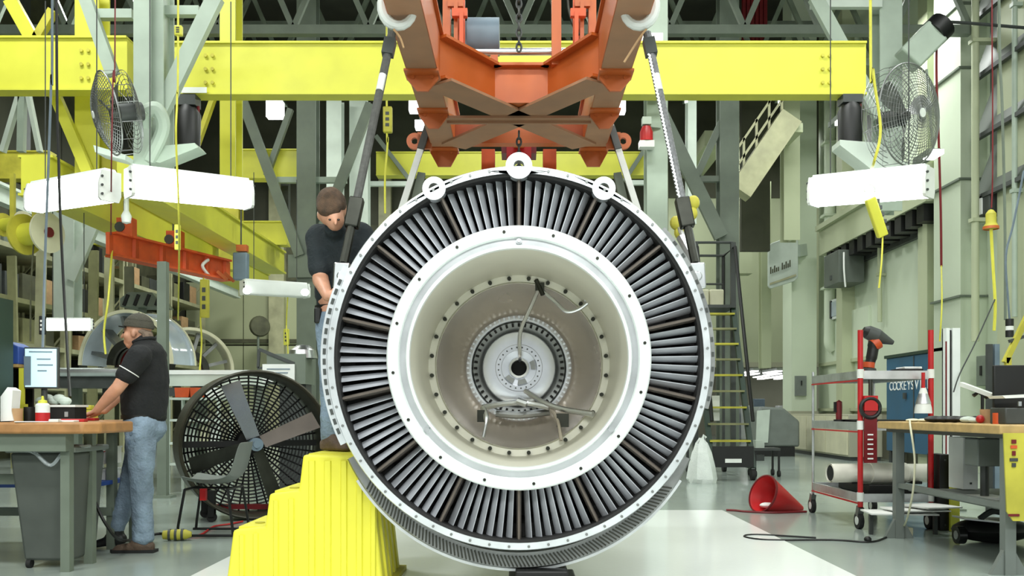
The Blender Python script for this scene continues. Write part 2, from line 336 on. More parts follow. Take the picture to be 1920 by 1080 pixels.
# rim lugs with eyes
for a in (90, 63.4, 116.6):
    a = math.radians(a); L = MB(); o = pol(1.085 if a == PI/2 else 1.07, a, 5.11); rr = .075 if a == PI/2 else .066
    L.lathe([(.03, 0), (rr, 0), (rr, .07), (.03, .07)], o, Y_, 28, close=True)
    t = V((-math.sin(a), 0, math.cos(a))); n_ = V((math.cos(a), 0, math.sin(a)))
    q = [pol(1.07, a, 5.115)+t*s*.18-n_*.012 for s in (-1, 1)]
    L.prism([q[0], q[1], o+t*rr*.8+V((0, .005, 0)), o+t*rr*.6-n_*.05+V((0, .005, 0)), o-t*rr*.6-n_*.05+V((0, .005, 0)), o-t*rr*.8+V((0, .005, 0))], (0, .055, 0))
    L.build('lifting_lug', 'alu_rough', eng)
rbm = MB().cyl((0, 5.112, 0), (0, 5.125, 0), .008, n=8).mesh('bolt', 'dull_metal')
for i in range(60): put(rbm, 'bolt', eng, pol(1.066, 2*PI*(i+.5)/60, 0))
# slotted flange segment on one side, lower case segment
sg = ring('slotted_flange', [(1.085, 5.14), (1.125, 5.14), (1.125, 5.17), (1.085, 5.17)], 'rim', 30, a0=math.radians(152), a1=math.radians(206))
ring('slotted_flange', [(1.085, 5.14), (1.112, 5.14), (1.112, 5.17), (1.085, 5.17)], 'dull_metal', 30, a0=math.radians(-15), a1=math.radians(42))
h = MB()
for i in range(16):
    a = math.radians(157+3*i); h.box(pol(1.104, a, 5.137), (.016, .006, .034), rot=Matrix.Rotation(-a, 3, 'Y'))
for i in range(12):
    a = math.radians(-12+4.4*i); h.box(pol(1.10, a, 5.137), (.012, .006, .026), rot=Matrix.Rotation(-a, 3, 'Y'))
h.build('flange_slot', 'charcoal', eng, kind='stuff')
LC = EC+V((0, 0, -.115))
ring('lower_case', [(1.0, 5.23), (1.085, 5.225), (1.095, 5.24), (1.095, 5.335), (1.0, 5.335)], 'dull_metal', 48, c=LC, a0=math.radians(205), a1=math.radians(335), label='ribbed lower case segment')
ring('lower_band', [(1.095, 5.25), (1.112, 5.25), (1.112, 5.32), (1.095, 5.32)], 'alu_rough', 40, c=LC, a0=math.radians(212), a1=math.radians(328))
rb = MB()
for i in range(90):
    a = math.radians(215+1.22*i); p = LC+V((1.05*math.cos(a), .07, 1.05*math.sin(a))); d = V((math.cos(a+.5), 0, math.sin(a+.5))); rb.bar(p-d*.035, p+d*.035, .008, .012, Y_)
rb.build('case_rib', 'dark_metal', eng, kind='stuff')
# piping inside the bowl
def E(px, py, Y): return P(px, py, Y)
MB().tube(smooth([E(975, 676, 6.38), E(975, 668, 6.2), E(976, 622, 6.14), E(1000, 565, 6.06), E(1010, 540, 6.0)], 5), .013, 8).build('oil_tube', 'alu', eng)
MB().tube(smooth([E(1014, 543, 6.0), E(1040, 565, 5.97), E(1062, 584, 5.94), E(1085, 580, 5.92), E(1108, 563, 5.9)], 5), .0115, 8).build('oil_tube', 'alu', eng)
MB().box(E(1012, 538, 6.0), (.06, .05, .05)).cyl(E(1005, 525, 5.99), E(1018, 553, 5.97), .016, n=8).build('tube_bracket', 'dark_metal', eng)
MB().cyl(E(1098, 560, 5.9), E(1114, 572, 5.9), .02, n=8).build('tube_fitting', 'alu', eng)
MB().tube(smooth([E(985, 733, 6.24), E(1020, 755, 6.12), E(1060, 768, 6.02), E(1112, 776, 5.9)], 5), .019, 8).build('drain_tube', 'alu', eng)
MB().tube(smooth([E(1000, 742, 6.22), E(1030, 764, 6.12), E(1046, 790, 6.0), E(1052, 826, 5.94)], 5), .012, 8).build('drain_tube', 'bronze_metal', eng)
MB().tube(smooth([E(905, 764, 6.05), E(940, 758, 6.12), E(985, 756, 6.16), E(1030, 764, 6.1)], 5), .02, 8).tube(smooth([E(905, 764, 6.05), E(912, 785, 6.0), E(906, 820, 5.94)], 5), [.02]*6+[.012]*5, 8).build('drain_tube', 'alu', eng)
MB().tube(smooth([E(930, 775, 6.2), E(975, 778, 6.2), E(1030, 772, 6.2)], 5), .026, 8).build('tube_bracket', 'dull_metal', eng); MB().cyl(E(970, 752, 6.1), E(988, 758, 6.08), .024, n=8).build('tube_fitting', 'alu', eng)
MB().box(E(902, 780, 6.03), (.05, .05, .08)).build('tube_bracket', 'dark_metal', eng); MB().box(E(1055, 788, 6.03), (.08, .05, .09)).build('tube_bracket', 'dark_metal', eng)
# block under the engine
MB().bb((-.06, 5.1, .004), (.33, 5.5, .1)).bb((-.02, 5.14, .1), (.28, 5.46, .15)).build('support_block', 'black', label='low black support block on the floor under the engine', cat='block', bevel=.01)

# ================================================================ LIFTING CARRIAGE
H = 3.51
car = thing('lifting_carriage', 'orange steel lifting frame hanging above the engine', 'lifting frame', (0, 6.8, H))
for s in (-1, 1):
    MB().bb((s*.59, 4.85, H-.004), (s*.805, 8.57, H+.02)).build('bottom_plate', 'orange_tan', car)
    MB().bb((s*.585, 4.85, H), (s*.605, 8.58, H+.34)).bb((s*.79, 4.85, H), (s*.81, 8.58, H+.34)).bb((s*.56, 4.85, H+.34), (s*.84, 8.58, H+.36)).build('side_beam', 'orange', car)
    for (Y, hh, tw, bw) in ((6.58, .13, .23, .08), (7.42, .14, .23, .08), (8.5, .16, .25, .12)):
        cx = s*.7
        MB().prism([(cx-tw/2, Y, H), (cx+tw/2, Y, H), (cx+tw/2, Y, H-.04), (cx+bw/2, Y, H-hh), (cx-bw/2, Y, H-hh), (cx-tw/2, Y, H-.04)], (0, .025, 0)).build('gusset_plate', 'orange', car)
        MB().bb((cx-tw/2-.01, Y-.1, H-.018), (cx+tw/2+.01, Y+.1, H-.002)).cyl((cx-.07, Y-.01, H-.03), (cx-.07, Y+.03, H-.03), .014, n=8).cyl((cx+.07, Y-.01, H-.03), (cx+.07, Y+.03, H-.03), .014, n=8).build('clamp_plate', 'orange', car)
    L = MB().lathe([(.03, 0), (.075, 0), (.075, .04), (.03, .04)], (s*.955, 8.3, H+.02), Y_, 20, close=True).bb((s*.80, 8.3, H-.05), (s*.93, 8.34, H+.1)); L.build('side_lug', 'orange', car)
    # white shackle hook on the side
    c = P(747 if s < 0 else 1198, 12, 5.62); pts = arc(c, .095, math.radians(60), math.radians(300), 14, X_*(-s) if s > 0 else X_, Z_)
    pts = [c+V((-s*(-1)*0, 0, 0))+V((math.cos(t)*.1*(-s)*(-1), 0, math.sin(t)*.12)) for t in [math.radians(120-300*i/16) for i in range(17)]]
    MB().tube(pts, [.022+.012*math.sin(PI*i/16) for i in range(17)], 10).box(c+V((0, 0, .12)), (.1, .08, .08)).build('shackle_hook', 'white_paint', car)
    MB().tube(smooth([P(738 if s < 0 else 1212, 55, 5.6), P(750 if s < 0 else 1200, 70, 5.6), P(757 if s < 0 else 1170, 90 if s < 0 else 117, 5.6)], 4), .007, 6).build('tag_line', 'cardboard', car)
plan = [(-.60, 6.72), (-.2, 7.30), (.24, 7.30), (.60, 6.68)]
for i in range(3):
    a, c = plan[i], plan[i+1]
    MB().bar((a[0], a[1], H+.16), (c[0], c[1], H+.16), .03, .30).bar((a[0], a[1], H+.315), (c[0], c[1], H+.315), .16, .022).bar((a[0], a[1], H+.015), (c[0], c[1], H+.015), .14, .02).build('cross_beam', 'orange', car)
for (x0, y0) in ((-.6, 6.75), (.6, 6.72), (-.6, 8.35), (.6, 8.35)):
    MB().bar((x0, y0, H-.012), (0, 7.55, H-.012), .26, .02).build('brace', 'orange_tan', car)
MB().bar((-.6, 7.55, H-.03), (.6, 7.55, H-.03), .17, .02).bar((-.6, 7.55, H-.045), (.6, 7.55, H-.045), .02, .03).build('brace', 'orange_tan', car)
for s in (-1, 1):
    MB().bar((s*.3, 8.9, H-.55), (s*.3, 8.9, H+.1), .13, .13, Y_).bar((s*.3, 8.83, H-.55), (s*.3, 8.83, H-.25), .05, .03, Y_).build('rear_post', 'orange_red', car)
MB().bb((-.62, 8.3, H+.0), (.62, 8.42, H+.25)).build('rear_beam', 'orange', car)
for (px, w_) in ((1043, .075), (838, .06), (1110, .06)):
    a = P(px, 125 if px == 1043 else 85, 7.2); MB().bb((a.x-w_/2, 7.15, a.z), (a.x+w_/2, 7.25, 4.7)).build('guide_post', 'orange', car)
MB().cyl((-.62, 7.4, 3.99), (.62, 7.4, 3.99), .03, n=12).cyl((-.3, 7.5, 3.92), (.62, 7.5, 3.92), .022, n=12).build('cross_shaft', 'alu', car)
MB().cyl((-.42, 7.45, 4.13), (-.16, 7.45, 4.13), .15, n=20).box((-.46, 7.45, 4.1), (.1, .2, .24)).build('hoist_motor', 'grey_blue', car)
MB().box((-.2, 7.35, 3.9), (.06, .06, .07)).build('shaft_clamp', 'orange', car)
for s in (-1, 1):
    for k in range(4):
        MB().bb((s*(.43+.05*(k % 2)), 7.0+k*.1, 3.9), (s*(.46+.05*(k % 2)), 7.05+k*.1, 4.15+.12*k)).box((s*(.46+.04*(k % 2)), 7.05+k*.1, 4.15+.12*k), (.12, .05, .06)).build('upright_bracket', 'orange' if k % 2 else 'orange_red', car)
MB().cyl((.47, 7.4, 4.0), (.47, 7.4, 4.6), .03, n=8).tube(smooth([(.42, 7.3, 4.7), (.40, 7.3, 4.3), (.5, 7.3, 4.1), (.55, 7.3, 4.6)]), .012, 6).box((.55, 7.3, 4.35), (.12, .1, .2)).build('hydraulic_valve', 'dark_metal', car)
def chain(name, x, y, z0, z1, mt, label, step=.07, r=.009):
    lm = MB().tube([V((math.cos(t)*.02, 0, math.sin(t)*.035)) for t in [2*PI*i/10 for i in range(10)]], r, 5, closed=True).mesh('link', mt)
    t = thing(name, label, 'chain', (x, y, z0))
    for k in range(int((z1-z0)/step*1.25)): put(lm, 'link', t, (x, y, z0+.035+k*step*.8), (0, 0, PI/2*(k % 2)))
    return t
chain('hoist_chain', 0, 7.0, 3.83, 4.9, 'charcoal', 'dark hoist chain hanging down into the orange frame')
chain('hoist_chain', .0, 7.62, 2.5, 3.44, 'charcoal', 'dark chain hanging below the orange frame over the engine top')
hb_ = thing('hoist_block', 'dark red hoist block behind the orange frame', 'hoist', (0, 8.9, 3.5))
MB().bb((-.17, 8.8, 3.56), (.17, 9.05, 3.98)).build('housing', 'red_dark', hb_); MB().bb((-.12, 8.77, 3.5), (.12, 8.8, 3.75)).build('cover', 'red', hb_); MB().cyl((-.2, 8.95, 3.8), (.2, 8.95, 3.8), .08, n=14).build('drum', 'orange_red', hb_); MB().bb((-.05, 8.42, 3.6), (.05, 8.8, 3.68)).build('bracket', 'orange', hb_)

# slings
for s, nm in ((-1, 'left'), (1, 'right')):
    q = (lambda x, y, Y: P(x, y, Y)) if s < 0 else (lambda x, y, Y: P(1948-x, y, Y))
    T0, T1 = q(735, 62, 5.62), q(643, 500, 5.3)
    t = thing('lifting_sling', 'grey lifting sling running down to the engine rim beside the bent worker' if s < 0 else 'braided grey lifting sling running down to the engine rim near the rolling ladder', 'sling', T1, 'engine slings')
    MB().tube([T0, lerp(T0, T1, .74)], .026, 10).build('webbing_strop', 'webbing' if s < 0 else 'sling', t)
    if s > 0:
        br = MB(); d = T1-T0
        for k in range(46):
            p = lerp(T0, T1, .1+k*.0155); br.bar(p+V((-.026, -.02, 0)), p+V((.026, -.02, -.05)), .012, .012)
        br.build('braid', 'alu_rough', t, kind='stuff')
    MB().bar(lerp(T0, T1, .03), lerp(T0, T1, .1), .07, .06, Y_).build('upper_fitting', 'charcoal', t)
    MB().tube([lerp(T0, T1, .19)+V((0, -.012, 0)), lerp(T0, T1, .26)+V((0, -.012, 0))], .023, 8).build('load_tag', 'white_plastic', t)
    MB().bar(lerp(T0, T1, .72), lerp(T0, T1, .84), .085, .06, Y_).build('tension_block', 'dark_metal', t, bevel=.008)
    MB().tube([lerp(T0, T1, .84), lerp(T0, T1, .985)], .026, 8).build('lower_bar', 'dark_metal', t)
    e = lerp(T0, T1, 1)
    MB().bar(e+V((0, 0, .02)), e+V((.01*s, 0, -.13)), .09, .07, Y_).cyl(e+V((0, -.05, -.06)), e+V((0, .05, -.06)), .03, n=10).build('clevis', 'alu', t, bevel=.008)
    a, c = q(803, 235, 8.3), q(752, 395, 7.9)
    t = thing('rear_sling', 'white rear lifting strap sloping down behind the rim near the worker' if s < 0 else 'white rear lifting strap sloping down behind the rim near the ladder', 'sling', c, 'rear slings')
    MB().bar(a, c, .055, .03, Y_).build('strap', 'white_plastic', t); MB().bar(lerp(a, c, .03), lerp(a, c, .3), .06, .05, Y_).build('upper_fitting', 'charcoal', t)
    MB().bar(lerp(a, c, .55)+V((.06*-s, .1, 0)), lerp(a, c, 1)+V((.09*-s, .1, 0)), .07, .05, Y_).build('shock_strut', 'steel_dark', t)

# ================================================================ CRANE STRUCTURE
def beamx(name, x0, x1, y0, y1, Y, label, mt='yellow', w=.22, bolts=(), cat='beam', hang=None):
    a = P(x0, y1, Y); c = P(x1, y0, Y); t = thing(name, label, cat, ((a.x+c.x)/2, Y+w/2, a.z))
    MB().bb((a.x, Y+.02, a.z), (c.x, Y+w-.02, c.z)).build('web', mt, t)
    MB().bb((a.x, Y-.01, a.z-.02), (c.x, Y+w, a.z+.005)).bb((a.x, Y-.01, c.z-.005), (c.x, Y+w, c.z+.02)).build('flange', mt, t)
    if hang: q = P(hang[0], 0, Y); MB().bb((q.x-hang[1]/2, Y+.05, c.z), (q.x+hang[1]/2, Y+w-.05, hang[2])).build('hanger', 'charcoal', t)
    for bx_ in bolts:
        for i in range(2):
            for j in range(3):
                p = P(bx_+13*i, y0+(y1-y0)*(.25+.27*j), Y); MB().cyl((p.x, Y-.005, p.z), (p.x, Y+.03, p.z), .022, n=8).build('bolt', 'yellow_dull', t)
    return t
beamx('crane_girder', -60, 237, 70, 166, 11, 'yellow crane girder at the upper left corner', bolts=(152,))
beamx('crane_girder', 313, 1625, 80, 174, 11.03, 'long yellow crane girder running behind the orange frame', bolts=(385, 1543))
MB().bb(P(340, 174, 10.99), P(388, 164, 11.0)).build('notice_strip', 'white_plastic', label='small white notice strip on the underside edge of the yellow girder', cat='sign')
gmid = beamx('crane_girder', 705, 1232, 286, 327, 20, 'yellow girder seen low between the rear slings', w=.3, hang=(980, .15, 13))
beamx('crane_girder', 440, 575, 281, 332, 16.36, 'short yellow girder between the yellow column and the grey column', w=.3)
beamx('crane_girder', -40, 92, 284, 333, 18, 'dull yellow girder at the left edge above the work lights', 'yellow_dull', w=.3, hang=(40, .1, 13))
beamx('crane_girder', 150, 240, 420, 457, 22, 'far yellow girder beyond the slanting box girders', w=.3, hang=(200, .1, 13))
beamx('crane_girder', 438, 538, 416, 457, 16.4, 'far yellow girder left of the bent worker', w=.25, hang=(532, .14, P(0, 334, 16.4).z))
ycols = []
for (x0, x1, y0, y1, Y, mt, lb) in (
  (140, 185, -40, 330, 11.6, 'yellow', 'bright yellow vertical column behind the left fan'), (412, 441, -40, 330, 12, 'yellow', 'slim yellow column right of the left work lights'),
  (410, 447, 330, 505, 17.15, 'yellow_dull', 'dull yellow column stub below the slim yellow column'), (190, 236, 290, 320, 11.7, 'yellow_dull', 'dull yellow bracket plate below the left fan')):
    a = P(x0, y1, Y); c = P(x1, y0, Y); t = thing('crane_column', lb, 'column', ((a.x+c.x)/2, Y+.15, a.z)); ycols.append(t)
    MB().bb((a.x, Y, a.z), (c.x, Y+.03, c.z)).bb((a.x, Y+.3, a.z), (c.x, Y+.33, c.z)).build('flange', mt, t); MB().bb(((a.x+c.x)/2-.02, Y+.03, a.z), ((a.x+c.x)/2+.02, Y+.3, c.z)).build('web', mt, t)
def column(x0, x1, y0, y1, Y, label, mt, d=.3, cap=False):
    a = P(x0, y1, Y); c = P(x1, y0, Y); t = thing('steel_column', label, 'column', ((a.x+c.x)/2, Y+d/2, a.z))
    MB().bb((a.x, Y, a.z), (c.x, Y+.025, c.z)).bb((a.x, Y+d, a.z), (c.x, Y+d+.025, c.z)).build('flange', mt, t)
    m = (a.x+c.x)/2; MB().bb((m-.02, Y+.02, a.z), (m+.02, Y+d, c.z)).build('web', mt, t)
    if cap: MB().bb((a.x-.18, Y-.05, a.z-.05), (c.x+.18, Y+d+.05, a.z)).build('cap_plate', mt, t)
    return t
cfan = column(250, 282, -40, 320, 9.8, 'pale grey green column carrying the left fan', 'steel_green'); column(284, 306, -40, 320, 9.9, 'narrow grey green channel beside the fan column', 'steel_green')
cdl = column(556, 592, -40, 828, 16, 'dark green grey column standing left of the bent worker', 'steel_dark')
cdr = column(1350, 1386, -40, 845, 16, 'dark green grey column behind the rolling ladder', 'steel_dark')
column(1213, 1252, -40, 913, 12.5, 'pale grey green column behind the braided sling', 'steel_green')
crf = column(1650, 1692, -40, 395, 13.5, 'pale grey green column behind the right fan', 'steel_green')
column(1470, 1500, 180, 450, 21, 'cream column above the round cornered sign', 'wall_green'); column(1428, 1446, 340, 690, 25, 'slim cream column left of the round cornered sign', 'wall_green')
column(612, 640, 183, 400, 19, 'pale column behind the left sling', 'steel_pale'); column(655, 690, 183, 420, 19.3, 'pale column just behind the head of the bent worker', 'steel_pale')
column(1290, 1306, 183, 420, 19, 'pale slender column right of the braided sling', 'steel_pale'); cpl = column(100, 138, 395, 600, 16, 'pale green column at the left behind the work light', 'steel_pale')
column(740, 772, -40, 80, 22, 'far dark column behind the left hook', 'steel_dark')
def braces(owner, lst, nm='brace'):
    for (x0, y0, x1, y1, Y, w, mt) in lst: MB().bar(P(x0, y0, Y), P(x1, y1, Y), w, .1, Y_).build(nm, mt, owner)
braces(ycols[0], ((102, 175, 170, 335, 11.5, .13, 'yellow'), (20, 0, 62, 75, 11.5, .16, 'yellow'), (100, 20, 70, 72, 11.5, .1, 'yellow_dull')))
braces(ycols[1], ((400, 185, 370, 270, 12, .06, 'yellow_dull'), ))
fb = thing('strut_fan', 'three pale struts fanning out under the girder at the left edge', 'brace', P(45, 285, 13.9)); braces(fb, ((45, 150, 5, 285, 14, .07, 'steel_pale'), (48, 150, 75, 285, 14, .06, 'steel_pale'), (43, 150, 40, 285, 14, .1, 'steel_green')), 'strut')
braces(cfan, ((160, -5, 212, 140, 10, .13, 'steel_green'), (405, -5, 300, 212, 10, .17, 'steel_green'), (170, 28, 250, 28, 10.1, .1, 'steel_green'), (305, 22, 375, 22, 10.1, .1, 'steel_green')))
braces(cdl, ((455, 190, 562, 480, 15.9, .17, 'steel_dark'), (695, 195, 592, 462, 15.9, .17, 'steel_dark'), (545, 205, 500, 330, 16.2, .1, 'steel_dark'), (520, 338, 560, 338, 16.2, .1, 'steel_green'), (590, 338, 650, 338, 16.2, .1, 'steel_green')))
MB().bb(P(540, 520, 15.9), P(606, 478, 15.93)).build('gusset_plate', 'steel_dark', cdl)
braces(gmid, ((705, 255, 770, 340, 19.9, .09, 'steel_dark'), (1228, 250, 1170, 340, 19.9, .09, 'steel_dark'), (690, 345, 770, 345, 19.9, .1, 'steel_pale'), (1180, 343, 1250, 343, 19.9, .1, 'steel_pale')))
braces(cdr, ((1228, 190, 1352, 445, 15.9, .24, 'steel_dark'), (1352, 230, 1302, 340, 16.1, .12, 'steel_dark'), (1300, 336, 1360, 336, 16.1, .1, 'steel_dark')))
braces(crf, ((1528, -5, 1650, 220, 13.4, .2, 'steel_green'), (1520, 8, 1652, 8, 13.5, .12, 'steel_pale')))
braces(cpl, ((185, 400, 132, 525, 15.9, .2, 'steel_pale'), ))
# slanting box girders at left
for (x0, z0, wd, hh, ya, yb, lb) in ((-6.15, 3.72, .35, .5, 11.2, 21, 'yellow box girder receding at left, lower one'), (-4.7, 3.62, .3, .42, 10.6, 17, 'yellow box girder receding at left behind the bright work light')):
    t = thing('box_girder', lb, 'beam', (x0, (ya+yb)/2, z0)); MB().bb((x0, ya, z0+.03), (x0+wd, yb, z0+hh-.03)).build('web', 'yellow', t)
    MB().bb((x0-.04, ya, z0), (x0+wd+.04, yb, z0+.03)).bb((x0-.04, ya, z0+hh-.03), (x0+wd+.04, yb, z0+hh)).build('flange', 'yellow', t)
t = thing('runway_beam', 'pale grey runway beam receding along the left racks', 'beam', (-9, 18, 4.65)); MB().bb((-9.1, 14, 4.65), (-8.9, 29, 4.7)).bb((-9.1, 14, 4.95), (-8.9, 29, 5.0)).build('flange', 'steel_pale', t); MB().bb((-9.02, 14, 4.7), (-8.98, 29, 4.95)).build('web', 'steel_pale', t)
# roof trusses and dark depth above
for i, (Y, z) in enumerate(((15, 7.3), (19, 8.3), (23, 9.3), (27, 10.4))):
    t = thing('roof_truss', ['nearest dark roof truss crossing behind the crane girder', 'second dark roof truss from the front', 'third dark roof truss from the front', 'farthest dark roof truss under the ceiling'][i], 'truss', (-1, Y, z))
    MB().bb((-10, Y, z), (7.5, Y+.15, z+.15)).build('lower_chord', 'steel_dark', t); MB().bb((-10, Y, z+1.5), (7.5, Y+.15, z+1.65)).build('upper_chord', 'steel_dark', t)
    for k in range(14):
        x = -10+k*1.25; MB().bar((x, Y+.07, z+.1), (x+.62, Y+.07, z+1.55), .09, .08, Y_).build('web_member', 'steel_dark', t); MB().bar((x+.62, Y+.07, z+1.55), (x+1.25, Y+.07, z+.1), .09, .08, Y_).build('web_member', 'steel_dark', t)
# ================================================================ STEPS
st = thing('step_stool', 'bright yellow moulded three step stool in front of the standing worker', 'step stool', (-1.25, 5.73, 0))
Y0, Y1 = 5.38, 6.06
def fp(px, py, Y=Y0): return P(px, py, Y0)+V((0, Y-Y0, 0))
prof = [(422, 1105), (437, 994), (497, 988), (505, 926), (560, 920), (568, 853), (690, 853), (720, 1105)]
b = MB(); b.prism([fp(x, y) for x, y in prof], (0, Y1-Y0, 0)); b.build('body', 'yellow_step', st, bevel=.015)
for (x0, x1, y0, y1) in ((448, 460, 1003, 1105), (474, 486, 1000, 1105), (512, 524, 938, 1105), (540, 553, 935, 1105), (578, 592, 864, 1105), (607, 622, 864, 1105), (638, 652, 864, 1105), (667, 681, 866, 1105), (694, 706, 935, 1105)):
    a = fp(x0, y0); c = fp(x1, max(y1, 0)); MB().prism([V((a.x+.008, Y0-.012, a.z)), V((c.x-.008, Y0-.012, a.z)), V((c.x, Y0+.002, a.z)), V((a.x, Y0+.002, a.z))], (0, 0, -(a.z-.01))).build('rib', 'yellow_step', st)
for k in range(4):
    y = Y0+.1+k*.15; a = fp(698, 905); c = fp(720, 1100)
    MB().prism([V((a.x-.03, y, a.z)), V((a.x+.012, y, a.z)), V((c.x+.012, y, c.z)), V((c.x-.03, y, c.z))], (0, .07, 0)).build('rib', 'yellow_step', st)
for (x0, x1, y) in ((440, 495, 991), (508, 558, 923), (572, 686, 853)):
    a, c = fp(x0, y), fp(x1, y); MB().bb((a.x+.01, Y0+.05, a.z-.012), (c.x-.01, Y1-.05, a.z+.006)).build('tread_pad', 'yellow_step', st)
for (px, py) in ((468, 990), (535, 922)):
    a = fp(px, py); MB().cyl((a.x, 5.6, a.z+.004), (a.x, 5.6, a.z+.009), .03, n=14).build('tread_plug', 'yellow_dull', st)
MB().bb((fp(715, 1105).x, Y0-.01, .0), (fp(720, 1105).x+.05, Y1, .03)).build('foot_flange', 'yellow_dull', st)

# ================================================================ PEOPLE
tex = bpy.data.textures.new('cloth_folds', 'CLOUDS'); tex.noise_scale = .09
def fuse(mb, name, mats, parent=None, vox=.011, it=6, fold=0, **k):
    me = mb.mesh('tmp', mats); ob = bpy.data.objects.new('tmp', me); COL.objects.link(ob)
    r = ob.modifiers.new('r', 'REMESH'); r.mode = 'VOXEL'; r.voxel_size = vox
    s = ob.modifiers.new('s', 'SMOOTH'); s.factor = .5; s.iterations = it
    if fold:
        d = ob.modifiers.new('d', 'DISPLACE'); d.texture = tex; d.strength = fold; d.mid_level = .5; d.texture_coords = 'GLOBAL'
        s2 = ob.modifiers.new('s2', 'SMOOTH'); s2.factor = .5; s2.iterations = 1
    dg = bpy.context.evaluated_depsgraph_get(); ev = ob.evaluated_get(dg)
    m2 = bpy.data.meshes.new_from_object(ev); bpy.data.objects.remove(ob)
    q = MB(); q.v = [v.co.copy() for v in m2.vertices]; q.f = [list(p.vertices) for p in m2.polygons]; q.mi = [0]*len(q.f)
    bpy.data.meshes.remove(m2)
    return q.build(name, mats, parent, ang=3.2, **k)
def hand(mb, wrist, d, palm_n, side, s=1.0, curl=.3, spread=.05):
    """palm + five fingers: d pointing direction, palm_n normal of the back of the hand, side = thumb side"""
    d = V(d).normalized(); n = V(palm_n); n = (n-d*n.dot(d)).normalized(); t = V(side); t = (t-d*t.dot(d)-n*t.dot(n)).normalized()
    w = V(wrist); mb.cone(w, .027*s, w+d*.085*s, .036*s, 12, (n, .5))
    for i, (o, L) in enumerate(((.032, .072), (.011, .082), (-.011, .077), (-.031, .06))):
        a = w+d*.088*s+t*o*s; dirn = (d+t*o*spread*20).normalized(); c1 = a+dirn*L*.5*s-n*curl*.012*s
        e = c1+(dirn-n*curl).normalized()*L*.5*s
        mb.cone(a-d*.02*s, .0105*s, c1, .0095*s, 8); mb.cone(c1, .0095*s, e, .0078*s, 8)
    a = w+d*.03*s+t*.03*s; c1 = a+(d*.7+t*.7).normalized()*.038*s; e = c1+(d*.9+t*.25-n*.2).normalized()*.032*s
    mb.cone(w+d*.02*s+t*.01*s, .015*s, c1, .0115*s, 8); mb.cone(c1, .0115*s, e, .009*s, 8)
# ---- worker leaning on the bench (faces left, -X)
YM = 6.88
def Q(px, py, dy=0): return P(px, py, YM)+V((0, dy, 0))
TB = .985                                          # bench top
b = MB()
b.ell(Q(260, 613), (.098, .078, .105)); b.ell(Q(250, 630), (.072, .064, .08)); b.cone(Q(251, 640), .045, Q(243.5, 647), .03, 12, (Y_, 1.15))
b.cone(Q(234, 622), .010, Q(228.5, 632), .013, 10); b.cone(Q(238, 617), .022, Q(238, 617, .001), .022, 10, (Y_, 2.2)); b.ell(Q(235.5, 640.5), (.014, .028, .008)); b.ell(Q(236, 644), (.013, .024, .008))
for s in (-1, 1):
    b.ell(Q(258, 627, s*.078), (.02, .012, .032)); b.ell(Q(243, 630, s*.045), (.03, .02, .028))
b.cone(Q(263, 632), .055, Q(272, 656), .066, 14)
b.cone(Q(274, 668), .12, Q(270, 770), .13, 14, (Y_, 1.3))                       # trunk inside the shirt
b.cone(Q(272, 790, -.09), .09, Q(273, 905, -.09), .06, 12); b.cone(Q(273, 905, -.09), .06, Q(277, 1010, -.09), .045, 12)
b.cone(Q(257, 795, .09), .09, Q(237, 905, .09), .06, 12); b.cone(Q(237, 905, .09), .06, Q(205, 995, .1), .045, 12)
wr1 = P(181, 777, 6.62); wr1.z = TB+.075; wr2 = P(196, 778, 7.0); wr2.z = TB+.075
sh1, el1 = P(262, 668, 6.64), P(221, 727, 6.58); sh2, el2 = P(262, 668, 7.1), P(226, 735, 7.12)
for sh, el, wr in ((sh1, el1, wr1), (sh2, el2, wr2)):
    b.cone(sh, .06, el, .047, 12); b.cone(el, .047, lerp(el, wr, .35), .046, 12); b.cone(lerp(el, wr, .35), .046, wr, .029, 12)
    ps = 1 if wr is wr1 else -1
    hand(b, wr, (-1, 0, -.42), (-.3, 0, 1), (0, ps, 0), .98, .15)
man = fuse(b, 'person', 'skin', None, .0085, 3, label='worker in dark cap, black shirt and jeans leaning on the left bench', cat='person')
for s in (-1, 1): MB().ell(Q(236, 624.5, s*.028), (.010, .013, .009), 10, 6).build('eye', 'eye', man)
b = MB().ell(Q(277, 630), (.036, .066, .05)).ell(Q(270, 622), (.05, .077, .03)); fuse(b, 'hair', 'hair_grey', man, .009, 3)
cp = MB(); prc = []
for i in range(9):
    t = PI/2*i/8; prc.append((max(math.cos(t), .02), math.sin(t)))
cv = MB().lathe(prc+[(.0, 1.0)], (0, 0, 0), Z_, 28).lathe([(1, 0), (.97, -.06), (.93, -.02), (.9, .5)], (0, 0, 0), Z_, 28)
cc = Q(260.5, 613.5); cv.xf(Matrix.Translation(cc)@Matrix.Rotation(.1, 4, 'Y')@Matrix.Diagonal((.113, .092, .108, 1))); co = cv.build('cap', 'cap', man)
bp_ = [Q(241, 611)+V((-.035-.075*math.cos(t)+.04, .078*math.sin(t), .012*math.cos(t*1.0)-.02)) for t in [-PI/2+PI*i/12 for i in range(13)]]
MB().prism(bp_, (0, 0, .008)).build('brim', 'black', co)
MB().ell(cc+V((0, 0, .108)), (.008, .008, .006), 8, 5).build('button', 'cap', co)
b = MB()
b.cone(Q(276, 668), .135, Q(273, 715), .165, 18, (Y_, 1.28)); b.cone(Q(272, 715), .168, Q(270, 768), .163, 18, (Y_, 1.2)); b.cone(Q(270, 752), .155, Q(271, 776), .158, 18, (Y_, 1.2))
b.ell(Q(278, 664), (.12, .22, .075))
for sh, el in ((sh1, el1), (sh2, el2)):
    e = lerp(sh, el, .60); b.cone(sh, .09, e, .072, 14); b.cone(lerp(sh, el, .5), .074, e, .076, 14)
b.cone(Q(274, 650), .074, Q(269, 642), .072, 14)
